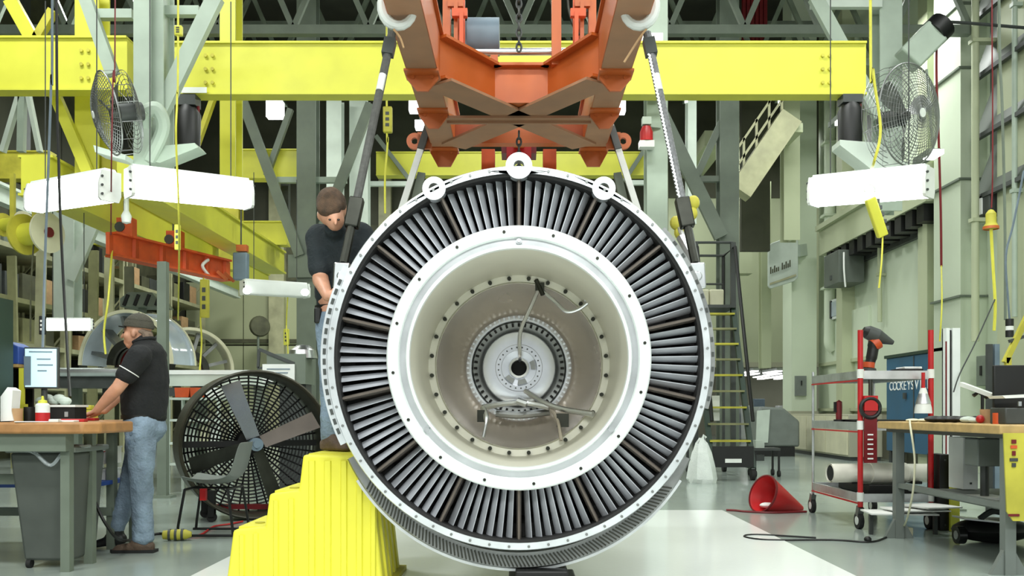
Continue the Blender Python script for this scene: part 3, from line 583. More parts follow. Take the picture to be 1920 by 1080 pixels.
shirt = fuse(b, 'polo_shirt', 'shirt', man, .011, 4, .016)
MB().tube([Q(270, 640)+V((math.cos(t)*.072+math.sin(t)*0, math.sin(t)*.078, .018*math.cos(t)+.005)) for t in [2*PI*i/20 for i in range(20)]], .015, 8, closed=True).build('collar', 'shirt', shirt)
e = lerp(sh1, el1, .60); d = (el1-sh1).normalized(); MB().lathe([(.077, -.035), (.0785, -.035), (.0785, -.028), (.077, -.028)], e, d, 24, close=True).build('sleeve_trim', 'paper', shirt)
b = MB()
b.cone(Q(270, 786), .148, Q(271, 800), .15, 18, (Y_, 1.18)); b.ell(Q(283, 805), (.105, .17, .10))
b.cone(Q(274, 795, -.085), .118, Q(274, 900, -.09), .085, 16); b.cone(Q(274, 900, -.09), .085, Q(278, 1003, -.09), .074, 16); b.ell(Q(278, 1008, -.09), (.08, .075, .03))
b.cone(Q(258, 798, .085), .112, Q(238, 905, .09), .08, 16); b.cone(Q(238, 905, .09), .08, Q(207, 990, .1), .066, 16)
jeans = fuse(b, 'jeans', 'denim', man, .011, 4, .026)
MB().lathe([(.150, -.01), (.158, -.01), (.158, .02), (.150, .02)], (0, 0, 0), Z_, 28, close=True).xf(Matrix.Translation(Q(270, 783))@Matrix.Diagonal((1, 1.18, 1, 1))).build('belt', 'black', man)
for (px, py, dy) in ((268, 812, -.214), (265, 828, -.21)):
    MB().ell(Q(px, py, dy), (.012, .006, .02), 8, 6).build('rivet_patch', 'denim_dark', jeans)
def shoe(mb, heel, toe, w=.045, h=.07):
    heel = V(heel); toe = V(toe); d = toe-heel
    mb.cone(heel+Z_*.045, .042, heel+d*.35+Z_*.06, .052, 12); mb.cone(heel+d*.35+Z_*.045, .048, heel+d*.88+Z_*.03, .036, 12, (Z_, .8)); mb.cone(heel+Z_*.02, .042, heel+d*.9+Z_*.02, .045, 12, (Z_, .42))
a = Q(289, 1032, -.09); a.z = 0; c = Q(226, 1032, -.1); c.z = 0
b = MB(); shoe(b, a, c); so = fuse(b, 'shoe', 'shoe', man, .009, 3)
MB().prism([V((a.x+.05, a.y-.05, 0)), V((a.x+.05, a.y+.05, 0)), V((c.x-.0, c.y+.055, 0)), V((c.x-.035, c.y, 0)), V((c.x-.0, c.y-.055, 0))], (0, 0, .022)).build('sole', 'rubber', so)
a = Q(212, 1032, .1); a.z = .0; c = Q(172, 1032, .1); c.z = 0
b = MB(); shoe(b, a+V((.02, 0, .03)), c+V((-.04, 0, 0))); b.cone(a+V((-.01, 0, .06)), .05, Q(207, 985, .1), .055, 12); fuse(b, 'boot', 'black', man, .01, 3)

# ---- worker bending behind the engine on the steps (faces right and down)
Y2 = 5.74
def R(px, py, dy=0): return P(px, py, Y2)+V((0, dy, 0))
TOP = fp(600, 853).z
b = MB(); fd = V((.75, -.66, 0))
hc = R(634, 405, -.18)
Rh = Matrix.Rotation(math.radians(-38), 3, 'X')@Matrix.Rotation(math.radians(18), 3, 'Y')
b.ell(hc, (.082, .098, .11), rot=Rh); b.ell(hc+V((.025, -.045, -.07)), (.058, .06, .07)); b.cone(hc+V((.04, -.10, -.085)), .011, hc+V((.044, -.112, -.108)), .013, 8); b.ell(hc+V((-.078, -.01, -.035)), (.013, .022, .032))
b.cone(hc+V((0, .03, -.05)), .055, R(640, 445, -.02), .065, 12)
b.cone(R(640, 455), .12, R(624, 560, .1), .12, 12)
b.cone(R(618, 585, .05), .08, R(619, 705, .05), .06, 12); b.cone(R(619, 705, .05), .06, R(619, 825, .05), .045, 12)
b.cone(R(630, 585, .2), .08, R(633, 705, .2), .06, 12); b.cone(R(633, 705, .2), .06, R(630, 825, .2), .045, 12)
s1, e1, w1 = R(598, 445, .0), R(606, 528, -.08), R(632, 566, -.28); s2, e2, w2 = R(676, 440, .02), R(690, 500, -.05), R(672, 540, -.1)
b.cone(s1, .06, e1, .05, 12); b.cone(e1, .052, w1, .033, 12); hand(b, w1, (.9, -.5, .1), (-.5, -.8, .3), (0, 0, 1), .95, .6)
b.cone(s2, .06, e2, .05, 12); b.cone(e2, .05, w2, .033, 12)
m2 = fuse(b, 'person', 'skin', None, .0085, 3, label='worker in dark shirt bending over behind the engine rim on yellow steps', cat='person')
for s in (-1, 1): MB().ell(hc+V((.032+s*.026, -.1, -.082)), (.009, .008, .006), 10, 6).build('eye', 'eye', m2)
b = MB().ell(hc+V((-.004, -.012, .03)), (.092, .112, .092), rot=Rh).ell(hc+V((-.004, -.075, .0)), (.08, .045, .066)).ell(hc+V((-.03, .05, -.03)), (.06, .06, .06))
fuse(b, 'hair', 'hair', m2, .009, 3, .01)
b = MB(); b.cone(R(642, 458, .02), .155, R(628, 545, .1), .135, 18, (X_, 1.12)); b.ell(R(640, 440, .02), (.19, .13, .085)); b.cone(R(628, 545, .1), .13, R(624, 572, .12), .125, 16)
b.cone(s1, .085, lerp(s1, e1, .75), .074, 14); b.cone(s2, .085, lerp(s2, e2, .75), .072, 14); b.cone(R(640, 440, -.04), .07, hc+V((.005, .045, -.11)), .066, 12)
sh = fuse(b, 'polo_shirt', 'shirt_navy', m2, .011, 4, .016)
MB().lathe([(.055, 0), (.075, -.01), (.08, .01), (.06, .03)], R(640, 436, -.06), V((.0, -.5, .8)), 20, a0=.6, a1=5.6).build('collar', 'shirt_navy', sh)
b = MB(); b.cone(R(623, 582, .12), .125, R(624, 600, .12), .13, 16); b.cone(R(617, 600, .05), .098, R(619, 705, .05), .08, 14); b.cone(R(619, 705, .05), .08, R(619, 822, .05), .072, 14)
b.cone(R(631, 600, .2), .098, R(634, 705, .2), .08, 14); b.cone(R(634, 705, .2), .08, R(632, 822, .2), .07, 14); fuse(b, 'jeans', 'denim', m2, .011, 4, .024)
MB().lathe([(.128, -.012), (.136, -.012), (.136, .022), (.128, .022)], R(623, 577, .12), Z_, 26, close=True).build('belt', 'black', m2)
MB().box(R(597, 592, -.0), (.045, .06, .10)).build('phone_pouch', 'black', m2, bevel=.01)
for (px, dy, dx) in ((614, .05, .16), (628, .2, .16)):
    a = R(px, 850, dy); a.z = TOP+.006; a.x -= .02; b = MB(); shoe(b, a, a+V((.17, -.13, 0))); b.cone(a+V((.03, -.02, .05)), .05, a+V((.03, -.02, .12)), .055, 12); fuse(b, 'boot', 'shoe', m2, .01, 3)
# ================================================================ WORK LIGHTS
def work_light(a, c, hh, dd, label, em='tube_light', hang=5.2, grp='hanging fluorescent work lights', cords=True):
    a = V(a); c = V(c); d = (c-a).normalized(); n = V((d.y, -d.x, 0)).normalized()
    if n.y > 0: n = -n
    m = (a+c)/2; t = thing('work_light', label, 'work light', (m.x, m.y, m.z-hh/2), grp)
    pr = [(-.5*dd, .5*hh), (.35*dd, .5*hh), (.5*dd, .1*hh), (.5*dd, -.42*hh), (.40*dd, -.5*hh), (-.40*dd, -.5*hh), (-.5*dd, -.3*hh)]
    MB().prism([a+n*x+Z_*z for x, z in pr], c-a).build('diffuser', em, t, bevel=.015)
    MB().prism([a+n*x+Z_*z for x, z in ((-.42*dd, .5*hh), (.3*dd, .5*hh), (.2*dd, .62*hh), (-.3*dd, .62*hh))], c-a).build('housing', 'white_paint', t)
    for e, s in ((a, -1), (c, 1)):
        MB().prism([e+n*x*1.04+Z_*z*1.04 for x, z in pr], d*.03*s).build('end_cap', 'white_plastic', t)
        for k in range(3): MB().cyl(e+d*s*.03+n*dd*.4+Z_*(.3-.3*k)*hh, e+d*s*.045+n*dd*.42+Z_*(.3-.3*k)*hh, .012, n=8).build('clip', 'charcoal', t)
    if cords:
        for f in (.15, .85): p = lerp(a, c, f)+Z_*hh*.6; MB().cyl(p, (p.x, p.y, hang), .006, n=6).build('hanger_wire', 'charcoal', t)
    return t
work_light(P(204, 350, 8.4), P(66, 372, 9.3), .27, .2, 'bright fluorescent work light at far left, the shorter looking one')
work_light(P(246, 342, 8.5), P(463, 366, 9.3), .27, .2, 'bright fluorescent work light right of the fan bracket at left')
work_light(P(1738, 342, 8.3), P(1528, 361, 9.1), .27, .2, 'bright fluorescent work light hanging at right below the right fan')
work_light(P(458, 539, 13), P(573, 546, 13.6), .2, .2, 'switched off looking pale work light left of the bent worker', 'white_paint', 4.5)
work_light(P(86, 609, 12), P(170, 609, 12.2), .15, .15, 'small dim white work light over the left bench', 'tube_dim', 3.715)
for (px, py) in ((463, 545), (572, 548)): MB().ell(P(px, py, 12.85), (.06, .05, .05), 10, 7).build('lamp_bulb', 'led', label='white lamp glow at the %s end of the pale work light' % ('left' if px < 500 else 'right'), cat='lamp')
# high lamps seen between the steelwork
for (px, py, Y, w_, h_, lb) in ((516, 205, 26, .45, .5, 'bright far ceiling lamp left of the dark column'), (780, 198, 24, .35, .35, 'bright far lamp left of the carriage beam'), (788, 235, 24, .25, .2, 'small far lamp below the lamp left of the carriage'), (1163, 200, 24, .25, .35, 'bright far lamp right of the carriage beam'), (1293, 186, 24, .2, .12, 'small far lamp under the girder right of the sling'), (1466, 187, 24, .12, .2, 'small far lamp above the cream column'), (1750, 290, 12, .14, .06, 'slanted bright lamp strip right of the right fan'), (1577, 224, 14, .09, .1, 'small bright lamp left of the right fan')):
    p = P(px, py, Y); t = thing('ceiling_lamp', lb, 'lamp', p); MB().box(p, (w_, .3, h_)).build('diffuser', 'led', t); MB().box(p+V((0, .2, h_/2)), (w_*1.1, .5, .08)).build('housing', 'steel_dark', t); MB().cyl(p+Z_*h_/2, (p.x, p.y+.2, p.z+1.2), .02, n=6).build('stem', 'steel_dark', t)

# ================================================================ CAGE FANS
def cage_fan(c, R, d, label, mount, nb=3, motor='charcoal', grp='wall fans', blade='dull_metal'):
    c = V(c); d, sx, u = basis(V(d)); t = thing('cage_fan', label, 'fan', c-Z_*R, grp)
    def at_(r, a, h): return c+sx*r*math.cos(a)+u*r*math.sin(a)+d*h
    fr = MB(); rr = MB()
    for k in range(17):
        r = R*(.12+.88*k/16); h = .14*(1-(r/R)**2)
        fr.tube([at_(r, 2*PI*i/40, h) for i in range(40)], .0035, 4, closed=True)
        if k % 2 == 0: rr.tube([at_(r, 2*PI*i/32, -.2-.05*(1-(r/R)**2)) for i in range(32)], .0035, 4, closed=True)
    for k in range(54):
        a = 2*PI*k/54; fr.tube([at_(R*q, a, .14*(1-q*q)) for q in (.08, .4, .7, 1)], .003, 4)
    for k in range(14):
        a = 2*PI*k/14; rr.tube([at_(R*.1, a, -.25), at_(R*.6, a, -.24), at_(R, a, -.2), at_(R, a, 0)], .0035, 4)
    fr.build('front_guard', 'dull_metal', t); rr.build('rear_guard', 'dull_metal', t)
    MB().tube([at_(R, 2*PI*i/48, 0) for i in range(48)], .009, 6, closed=True).build('guard_rim', 'dull_metal', t)
    MB().cyl(c-d*.33, c-d*.1, .09, n=16).cyl(c-d*.1, c-d*.02, .05, n=12).build('motor', motor, t)
    MB().cyl(c+d*.135, c+d*.15, R*.09, n=16).build('hub_badge', 'white_plastic', t)
    for k in range(nb):
        a = 2*PI*k/nb+.5; v = []
        for i in range(6):
            q = .12+.78*i/5; w_ = .30*math.sin(PI*min(1, .25+.6*i/5)); v.append((at_(R*q, a-w_, -.10), at_(R*q, a+w_, -.02)))
        m = MB(); n = len(v)
        for off in (V((0, 0, 0)), d*.006): m.add([p+off for pr in v for p in pr], [(2*i, 2*i+1, 2*i+3, 2*i+2) for i in range(n-1)])
        L = len(v)*2; fs = [(2*i, 2*i+2, L+2*i+2, L+2*i) for i in range(n-1)]+[(2*i+1, L+2*i+1, L+2*i+3, 2*i+3) for i in range(n-1)]+[(0, L, L+1, 1), (L-2, L-1, 2*L-1, 2*L-2)]
        m.f += [list(f) for f in fs]; m.mi += [0]*len(fs); m.build('blade', blade, t)
    for p, q, w_ in mount: MB().bar(p, q, w_, .06, Y_).build('mount_arm', 'steel_green', t)
    return t
lf = P(203, 213, 9.0)
cage_fan(lf, .40, (-.78, -.55, -.25), 'tilted wire cage fan on the left column above the work lights', [(lf+V((.24, .17, .05)), P(280, 225, 9.7), .1)], blade='dark_metal')
rf = P(1706, 216, 9.4)
cage_fan(rf, .52, (.55, -.83, -.08), 'round wire cage fan at upper right above the right work light', [(rf+V((-.18, .25, 0)), P(1668, 230, 13.4), .1)])
for (pts, lb, mt) in (([(270, 300), (285, 275), (365, 268), (372, 276), (300, 305)], 'pale green shelf bracket under the left fan', 'steel_green'), ([(1575, 262), (1650, 268), (1720, 320), (1640, 322), (1575, 272)], 'pale shelf bracket plate under the right fan', 'steel_pale'), ([(175, 272), (235, 290), (235, 300), (178, 285)], 'small pale bracket lip under the left cage fan', 'steel_pale')):
    MB().prism([P(x, y, 9.6) for x, y in pts], (0, .25, 0)).build('fan_bracket', mt, label=lb, cat='bracket')
MB().tube(smooth([P(272, 235, 9.5), P(275, 210, 9.4), P(295, 205, 9.4), P(306, 240, 9.5), P(280, 300, 9.6)]), .07, 10).build('fan_hose', 'steel_green', label='curved grey duct hose beside the left fan column', cat='hose')
for (px, py, Y, lb) in ((353, 230, 11.1, 'black chain container hanging below the girder right of the left fan'), (1594, 225, 11.1, 'black chain container hanging beside the right fan')):
    p = P(px, py, Y); t = thing('chain_bag', lb, 'hoist', p-Z_*.35); MB().lathe([(.09, -.35), (.14, -.3), (.15, .1), (.1, .2), (.02, .22)], p, Z_, 16).build('bag', 'black', t); MB().bb((p.x-.12, p.y-.1, p.z+.19), (p.x+.12, p.y+.1, 4.905)).build('hoist_body', 'charcoal', t); MB().cyl(p+V((.12, 0, .2)), p+V((.12, 0, -.2)), .02, n=6).build('chain_end', 'red_dark', t)

# ================================================================ LEFT BENCH
ZT = .985
def legs(t, pts, z, w_=.06, mt='steel_dark'):
    for (x, y) in pts: MB().bb((x-w_/2, y-w_/2, 0), (x+w_/2, y+w_/2, z)).build('leg', mt, t)
t = thing('workbench', 'wooden topped steel workbench at the left edge carrying the monitor', 'workbench', (-3.7, 6.2, 0))
MB().prism([(-4.7, 5.85, ZT-.075), (-2.82, 5.85, ZT-.075), (-2.74, 5.95, ZT-.075), (-2.74, 6.45, ZT-.075), (-4.7, 6.45, ZT-.075)], (0, 0, .075)).build('tabletop', 'wood', t, bevel=.015)
legs(t, ((-2.98, 6.30), (-2.98, 5.98), (-4.5, 6.3), (-4.5, 5.98)), ZT-.075); MB().bb((-4.5, 6.27, .55), (-2.98, 6.31, .62)).build('stretcher', 'steel_dark', t); MB().bb((-4.5, 5.9, ZT-.19), (-2.95, 5.95, ZT-.075)).build('apron', 'steel_dark', t)
t2 = thing('workbench', 'grey second workbench behind the wooden one where the worker rests his hands', 'workbench', (-3.9, 7.0, 0))
MB().bb((-5.4, 6.52, ZT-.06), (-3.02, 7.45, ZT)).build('tabletop', 'wood', t2, bevel=.01)
legs(t2, ((-3.12, 7.35), (-3.12, 6.95), (-5.2, 7.35), (-5.2, 6.6)), ZT-.06); MB().bb((-5.3, 6.6, .5), (-3.1, 7.4, .53)).build('lower_shelf', 'blue_box', t2); MB().bb((-5.3, 6.9, .26), (-3.1, 6.95, .32)).build('stretcher', 'steel_dark', t2)
def lathe_thing(name, px, py, Y, prof, mt, label, cat, z=None, n=20, **k):
    p = P(px, py, Y); p.z = z if z is not None else p.z
    return MB().lathe(prof, p, Z_, n).build(name, mt, label=label, cat=cat, **k)
# monitor
p = P(79, 690, 6.25); t = thing('monitor', 'flat monitor showing a pale blue page on the left bench', 'monitor', (p.x, 6.25, ZT))
R3 = Matrix.Rotation(.12, 3, 'Z')
MB().box(p, (.225, .03, .285), rot=R3).build('bezel', 'charcoal', t, bevel=.005); MB().box(p+V((0, -.017, 0)), (.205, .004, .262), rot=R3).build('screen_panel', 'screen', t)
for k, (w_, dz, dx) in enumerate(((.15, .11, 0), (.09, .06, .02), (.10, .02, .03), (.06, -.02, .01))): MB().box(p+V((dx, -.0205+dx*.12, dz)), (w_, .003, .008), rot=R3).build('text_line', 'grey_blue', t)
MB().box(p+V((-.085, -.03, -.02)), (.045, .004, .2), rot=R3).build('side_strip', 'grey_blue', t)
MB().cyl((p.x, p.y+.03, ZT), (p.x, p.y+.03, p.z-.08), .02, n=10).build('stand', 'charcoal', t); MB().bb((p.x-.08, p.y-.05, ZT), (p.x+.08, p.y+.1, ZT+.015)).build('base', 'charcoal', t)
# dark cabinet edge, blue box on a shelf tower
t = thing('desk_tower', 'tall dark green cabinet edge at the far left of the bench', 'cabinet', (-3.62, 6.0, ZT)); a = P(9, 0, 6.0).x; MB().bb((a-.3, 5.9, ZT), (a, 6.1, P(0, 560, 6).z)).build('body', 'green_dark', t); MB().bb((a-.02, 5.89, ZT), (a, 5.9, P(0, 560, 6).z)).build('edge_trim', 'steel_dark', t)
t = thing('desk_shelf', 'small desk shelf holding the blue box at far left', 'shelf', (P(30, 0, 6.3).x, 6.3, ZT)); x0, x1 = P(11, 0, 6.3).x, P(47, 0, 6.3).x
zs = P(0, 684, 6.3).z; MB().bb((x0, 6.2, zs-.02), (x1, 6.42, zs)).build('board', 'wood_pale', t); MB().bb((x0, 6.2, ZT), (x0+.015, 6.42, zs-.02)).build('side', 'black', t); MB().bb((x0+.015, 6.4, ZT), (x1, 6.42, zs-.02)).build('back', 'black', t)
MB().prism([(x0, 6.22, zs), (x1, 6.22, zs), (x1, 6.22, zs+.12), (x1-.06, 6.22, zs+.15), (x0, 6.22, zs+.165)], (0, .18, 0)).build('storage_box', 'blue_box', label='blue plastic box on the small desk shelf', cat='box', bevel=.006)
a = P(40, 690, 6.22); MB().bb((a.x-.015, 6.215, ZT+.1), (a.x+.018, 6.235, a.z)).bb((a.x-.06, 6.2, ZT), (a.x+.03, 6.25, ZT+.12)).build('square_ruler', 'yellow', label='yellow upright tool under the small desk shelf', cat='tool')
b = MB().prism([P(0, 790, 5.95), P(0, 745, 5.95), P(14, 726, 5.95), P(24, 732, 5.95), P(21, 770, 5.95), P(25, 789, 5.95)], (0, .1, 0)); b.build('paper_sheet', 'paper', label='crumpled white paper standing at the left corner of the bench', cat='paper')
lathe_thing('mug', 30, 790, 6.0, [(.0, 0), (.04, 0), (.043, .09), (.038, .09), (.035, .01), (0, .01)], 'cardboard', 'brown paper cup beside the white paper', 'cup', ZT)
lathe_thing('mug', 55, 790, 6.1, [(.0, 0), (.035, 0), (.035, .1), (.03, .1), (.03, .01), (0, .01)], 'black', 'black mug left of the red bottle', 'cup', ZT)
p = P(80, 790, 5.98); p.z = ZT; t = thing('glue_bottle', 'red and white bottle with yellow cap on the bench', 'bottle', p)
MB().lathe([(0, 0), (.044, 0), (.044, .062)], p, Z_, 20).build('lower_body', 'red', t); MB().lathe([(.044, .062), (.044, .112), (.034, .124), (.0, .125)], p, Z_, 20).build('label_band', 'white_plastic', t); MB().lathe([(.03, .122), (.026, .142), (.01, .146), (.007, .172), (0, .173)], p, Z_, 16).build('cap', 'yellow', t)
a, c = P(94, 790, 6.25), P(140, 790, 6.25); t = thing('toolbox', 'low black box with white lid edge behind the bottle', 'box', (a.x, 6.3, ZT)); MB().bb((a.x, 6.25, ZT), (c.x, 6.42, ZT+.1)).build('body', 'black', t); MB().bb((a.x-.01, 6.24, ZT+.1), (c.x+.01, 6.43, ZT+.115)).build('lid', 'white_plastic', t); MB().box(((a.x+c.x)/2+.03, 6.247, ZT+.05), (.025, .008, .035)).build('latch', 'alu', t)
for (px, Y, w_, d_, z_, mt, lb) in ((120, 6.0, .16, .1, .012, 'paper', 'white papers lying beside the bottle'), (138, 6.08, .16, .07, .02, 'red', 'flat red tool near the hand of the worker'), (103, 5.92, .06, .05, .02, 'white_plastic', 'small white lump at the foot of the bottle'), (60, 5.88, .2, .05, .006, 'paper', 'thin white sheet at the front bench edge')):
    q = P(px, 790, Y); MB().box((q.x, Y, ZT+z_/2), (w_, d_, z_), rz=.1).build('desk_clutter', mt, label=lb, cat='paper' if mt == 'paper' else 'tool', bevel=.003)
for k in range(3):
    q = P(158-3*k, 0, 7.2); MB().box((q.x, 7.2, ZT+.02+.04*k), (.17, .12, .036), rz=.1*k).build('yellow_case', 'yellow', label=('lowest', 'middle', 'topmost')[k]+' of the three stacked yellow cases behind the hands', cat='case', bevel=.006)
b = MB()
for k in range(5): b.ell(P(78+11*k, 752-5*(k % 2), 6.36), (.045, .04, .03), 10, 6)
b.build('rag_pile', 'steel_pale', label='pale green rags lying on the black box', cat='rag')
q = P(158, 0, 6.6); MB().box((q.x, 6.62, ZT+.012), (.16, .1, .02), rz=.1).build('hand_pad', 'red', label='red pad under the hand of the worker', cat='pad', bevel=.004)
# bin under the bench
t = thing('waste_bin', 'tall dark grey wheeled waste bin under the left bench', 'bin', P(80, 1060, 6.22)-Z_*0); WL[t]; x0, x1 = P(20, 0, 6.05).x, P(140, 0, 6.05).x
MB().add([(x0+.06, 6.1, .05), (x1-.04, 6.1, .05), (x1-.04, 6.45, .05), (x0+.06, 6.45, .05), (x0, 6.03, .78), (x1, 6.03, .78), (x1, 6.5, .78), (x0, 6.5, .78)], [(3, 2, 1, 0), (0, 1, 5, 4), (1, 2, 6, 5), (2, 3, 7, 6), (3, 0, 4, 7), (4, 5, 6, 7)]).build('body', 'bin_grey', t, bevel=.02)
MB().bb((x0-.02, 6.01, .78), (x1+.02, 6.52, .82)).build('rim', 'grey_plastic', t, bevel=.01)
MB().tube(smooth([(x0+.12, 6.0, .8), (x0+.2, 5.98, .78), (x0+.3, 5.99, .70), (x1-.03, 6.0, .8), (x1+.03, 6.2, .82)]), .012, 6).build('bin_liner', 'clear_sheet', t)
for x in (x0+.09, x1-.07):
    MB().cyl((x-.015, 6.12, .03), (x+.015, 6.12, .03), .03, n=14).build('wheel', 'rubber', t)
for k, (px, py, w_, h_, mt, lb) in enumerate(((187, 848, .16, .12, 'paper', 'white carton with a red stripe under the second bench'), (186, 872, .15, .07, 'white_plastic', 'white box on the shelf under the second bench'), (140, 880, .2, .15, 'black', 'black box on the shelf under the second bench'))):
    q = P(px, py, 7.0); t = thing('shelf_box', lb, 'box', (q.x, 7.1, .53)); z0 = .53 if k else .645
    if k == 0: z0 = .53+.12
    MB().bb((q.x-w_/2, 6.95, z0), (q.x+w_/2, 7.2, z0+h_)).build('carton', mt, t); MB().bb((q.x-w_/2-.005, 6.94, z0+h_), (q.x+w_/2+.005, 7.21, z0+h_+.012)).build('lid', mt, t)
    if k == 0: MB().prism([V((q.x-.07, 6.945, z0+.02)), V((q.x+.03, 6.945, z0+.1)), V((q.x+.07, 6.945, z0+.1)), V((q.x-.03, 6.945, z0+.02))], (0, .004, 0)).build('stripe', 'red', t)
    if k == 1: pass
def cord(pts, r, mt, label, cat='cord', n=5, name='extension_lead'): return MB().tube(smooth(pts, n), r, 6).build(name, mt, label=label, cat=cat)
cord([P(168, 900, 6.6), P(180, 945, 6.4), P(200, 985, 6.35), P(225, 1012, 6.5), G(262, 1012)+Z_*.012, G(300, 1003)+Z_*.012, G(340, 1010)+Z_*.012], .012, 'black', 'black hose looping from the bench past the shoes of the worker', 'hose', name='floor_hose')

# ================================================================ CHAIR
t = thing('shell_chair', 'grey plastic shell chair on black sled legs before the drum fan', 'chair', G(400, 1004))
cb = G(404, 1002); cx, cy = cb.x, cb.y
pr = [(.24, .47), (.10, .43), (-.12, .43), (-.2, .48), (-.25, .6), (-.30, .80)]
v = []; nb = 9
for (u, z) in pr:
    for j in range(nb):
        s = -1+2*j/(nb-1); ww = .23*(1-.12*max(0, (z-.5)/.3)); v.append(V((cx-u*1.0+.03*(s*s)*(-1 if z > .5 else 0), cy+s*ww, z+.05*s*s*(z < .6))))
m = MB(); n = len(pr); fs = [(i*nb+j, i*nb+j+1, (i+1)*nb+j+1, (i+1)*nb+j) for i in range(n-1) for j in range(nb-1)]
m.add(v, fs); sh_ = m.build('seat_shell', 'grey_plastic', t); md = sh_.modifiers.new('thick', 'SOLIDIFY'); md.thickness = .012; md = sh_.modifiers.new('sub', 'SUBSURF'); md.levels = 1; md.render_levels = 2
for s in (-1, 1):
    y = cy+s*.2
    for x in (-.19, .17): MB().tube([(cx+x, y, .40), (cx+x*1.25, y+s*.02, .1), (cx+x*1.3, y+s*.02, .012)], .012, 6).build('leg', 'black', t)
    MB().tube([(cx-.27, y+s*.02, .02), (cx+.25, y+s*.02, .02)], .012, 6).build('runner', 'black', t)
MB().tube([(cx-.19, cy-.2, .40), (cx-.19, cy+.2, .40)], .011, 6).tube([(cx-.19, cy, .40), (cx+.17, cy, .40)], .011, 6).tube([(cx+.17, cy-.2, .40), (cx+.17, cy+.2, .40)], .011, 6).build('seat_frame', 'black', t)
MB().bb((cx-.1, cy-.1, .3), (cx-.05, cy-.06, .40)).build('red_clip', 'red', t)

# ================================================================ DRUM FAN
dc = P(474, 850, 9.0); dc.z = .73; R = .695; d = V((.46, -.89, 0)).normalized(); d_, sx, u = basis(d)
t = thing('drum_fan', 'large dark drum fan with silver and grey paddle blades', 'fan', (dc.x, dc.y, 0))
MB().lathe([(R, .24), (R+.015, .255), (R+.03, .24), (R+.02, -.3), (R-.01, -.3), (R-.01, .2)], dc, d, 64, close=True).build('drum_housing', 'fan_drum', t)
def da(r, a, h): return dc+sx*r*math.cos(a)+u*r*math.sin(a)+d*h
g = MB()
for k in range(20): g.tube([da(R*(.05+.05*k), 2*PI*i/44, -.22) for i in range(44)], .009, 4, closed=True)
for k in range(44): g.tube([da(.05, 2*PI*k/44, -.22), da(R, 2*PI*k/44, -.22)], .009, 4)
g.build('rear_guard', 'black', t)
hub = da(0, 0, .14)
for (a, mt) in ((68, 'fan_blade'), (-18, 'dark_metal'), (158, 'strut'), (250, 'dark_metal')):
    a = math.radians(a); rd = sx*math.cos(a)+u*math.sin(a); tg = sx*-math.sin(a)+u*math.cos(a)
    q0 = hub+rd*.07; q1 = hub+rd*.64; wv = tg*.085+d*.05
    MB().prism([q0-wv*.7, q0+wv*.7, q1+wv, q1-wv], d*.008).build('blade', mt, t)
MB().cyl(hub-d*.1, hub+d*.05, .065, n=18).cyl(hub+d*.05, hub+d*.07, .035, n=14).build('hub', 'grey_blue', t)
MB().bar(da(-.66, 0, -.1), da(.66, 0, -.1), .06, .04, d).build('motor_bar', 'black', t); MB().cyl(da(0, 0, -.28), da(0, 0, -.12), .13, n=18).build('motor', 'black', t)
for s in (-1, 1):
    for h_ in (-.22, .2):
        q = da(s*.42, 0, h_); MB().bb((q.x-.03, q.y-.03, .05), (q.x+.03, q.y+.03, .3)).build('foot', 'black', t); MB().cyl((q.x, q.y-.02, .045), (q.x, q.y+.02, .045), .045, n=14).build('wheel', 'rubber', t)
MB().bb((dc.x-.5, dc.y+.1, .07), (dc.x+.5, dc.y+.16, .12)).build('base_bar', 'red_dark', t)

# ================================================================ BACKGROUND LEFT
# engine casings resting on a long stand
YB = 12.5
t = thing('engine_stand', 'long pale steel stand behind the left worker carrying engine casings', 'stand', (P(350, 0, YB).x, YB+.4, 0))
x0, x1 = P(112, 0, YB).x, P(500, 0, YB).x; zt = P(0, 694, YB).z
MB().bb((x0, YB-.02, zt-.06), (x1, YB+2.1, zt)).build('deck', 'white_paint', t); MB().bb((x0, YB, zt-.22), (x1, YB+.06, zt-.06)).build('side_rail', 'steel_pale', t); MB().bb((x0+.6, YB-.03, zt-.36), (x0+2.2, YB+.01, zt-.24)).build('hanger_rail', 'charcoal', t)
for x in (x0+.15, x0+1.9, x1-.15): MB().bb((x-.06, YB+.1, 0), (x+.06, YB+.22, zt-.06)).build('leg', 'steel_dark', t)
MB().cyl((P(90, 0, 11.9).x, 11.9, P(0, 698, 11.9).z), (P(245, 0, 11.9).x, 11.9, P(0, 698, 11.9).z), .06, n=16).build('steel_pipe', 'alu', label='shiny horizontal steel pipe behind the monitor', cat='pipe')
MB().bb(P(90, 727, 11.95), P(290, 708, 12.49)).build('side_channel', 'charcoal', t)
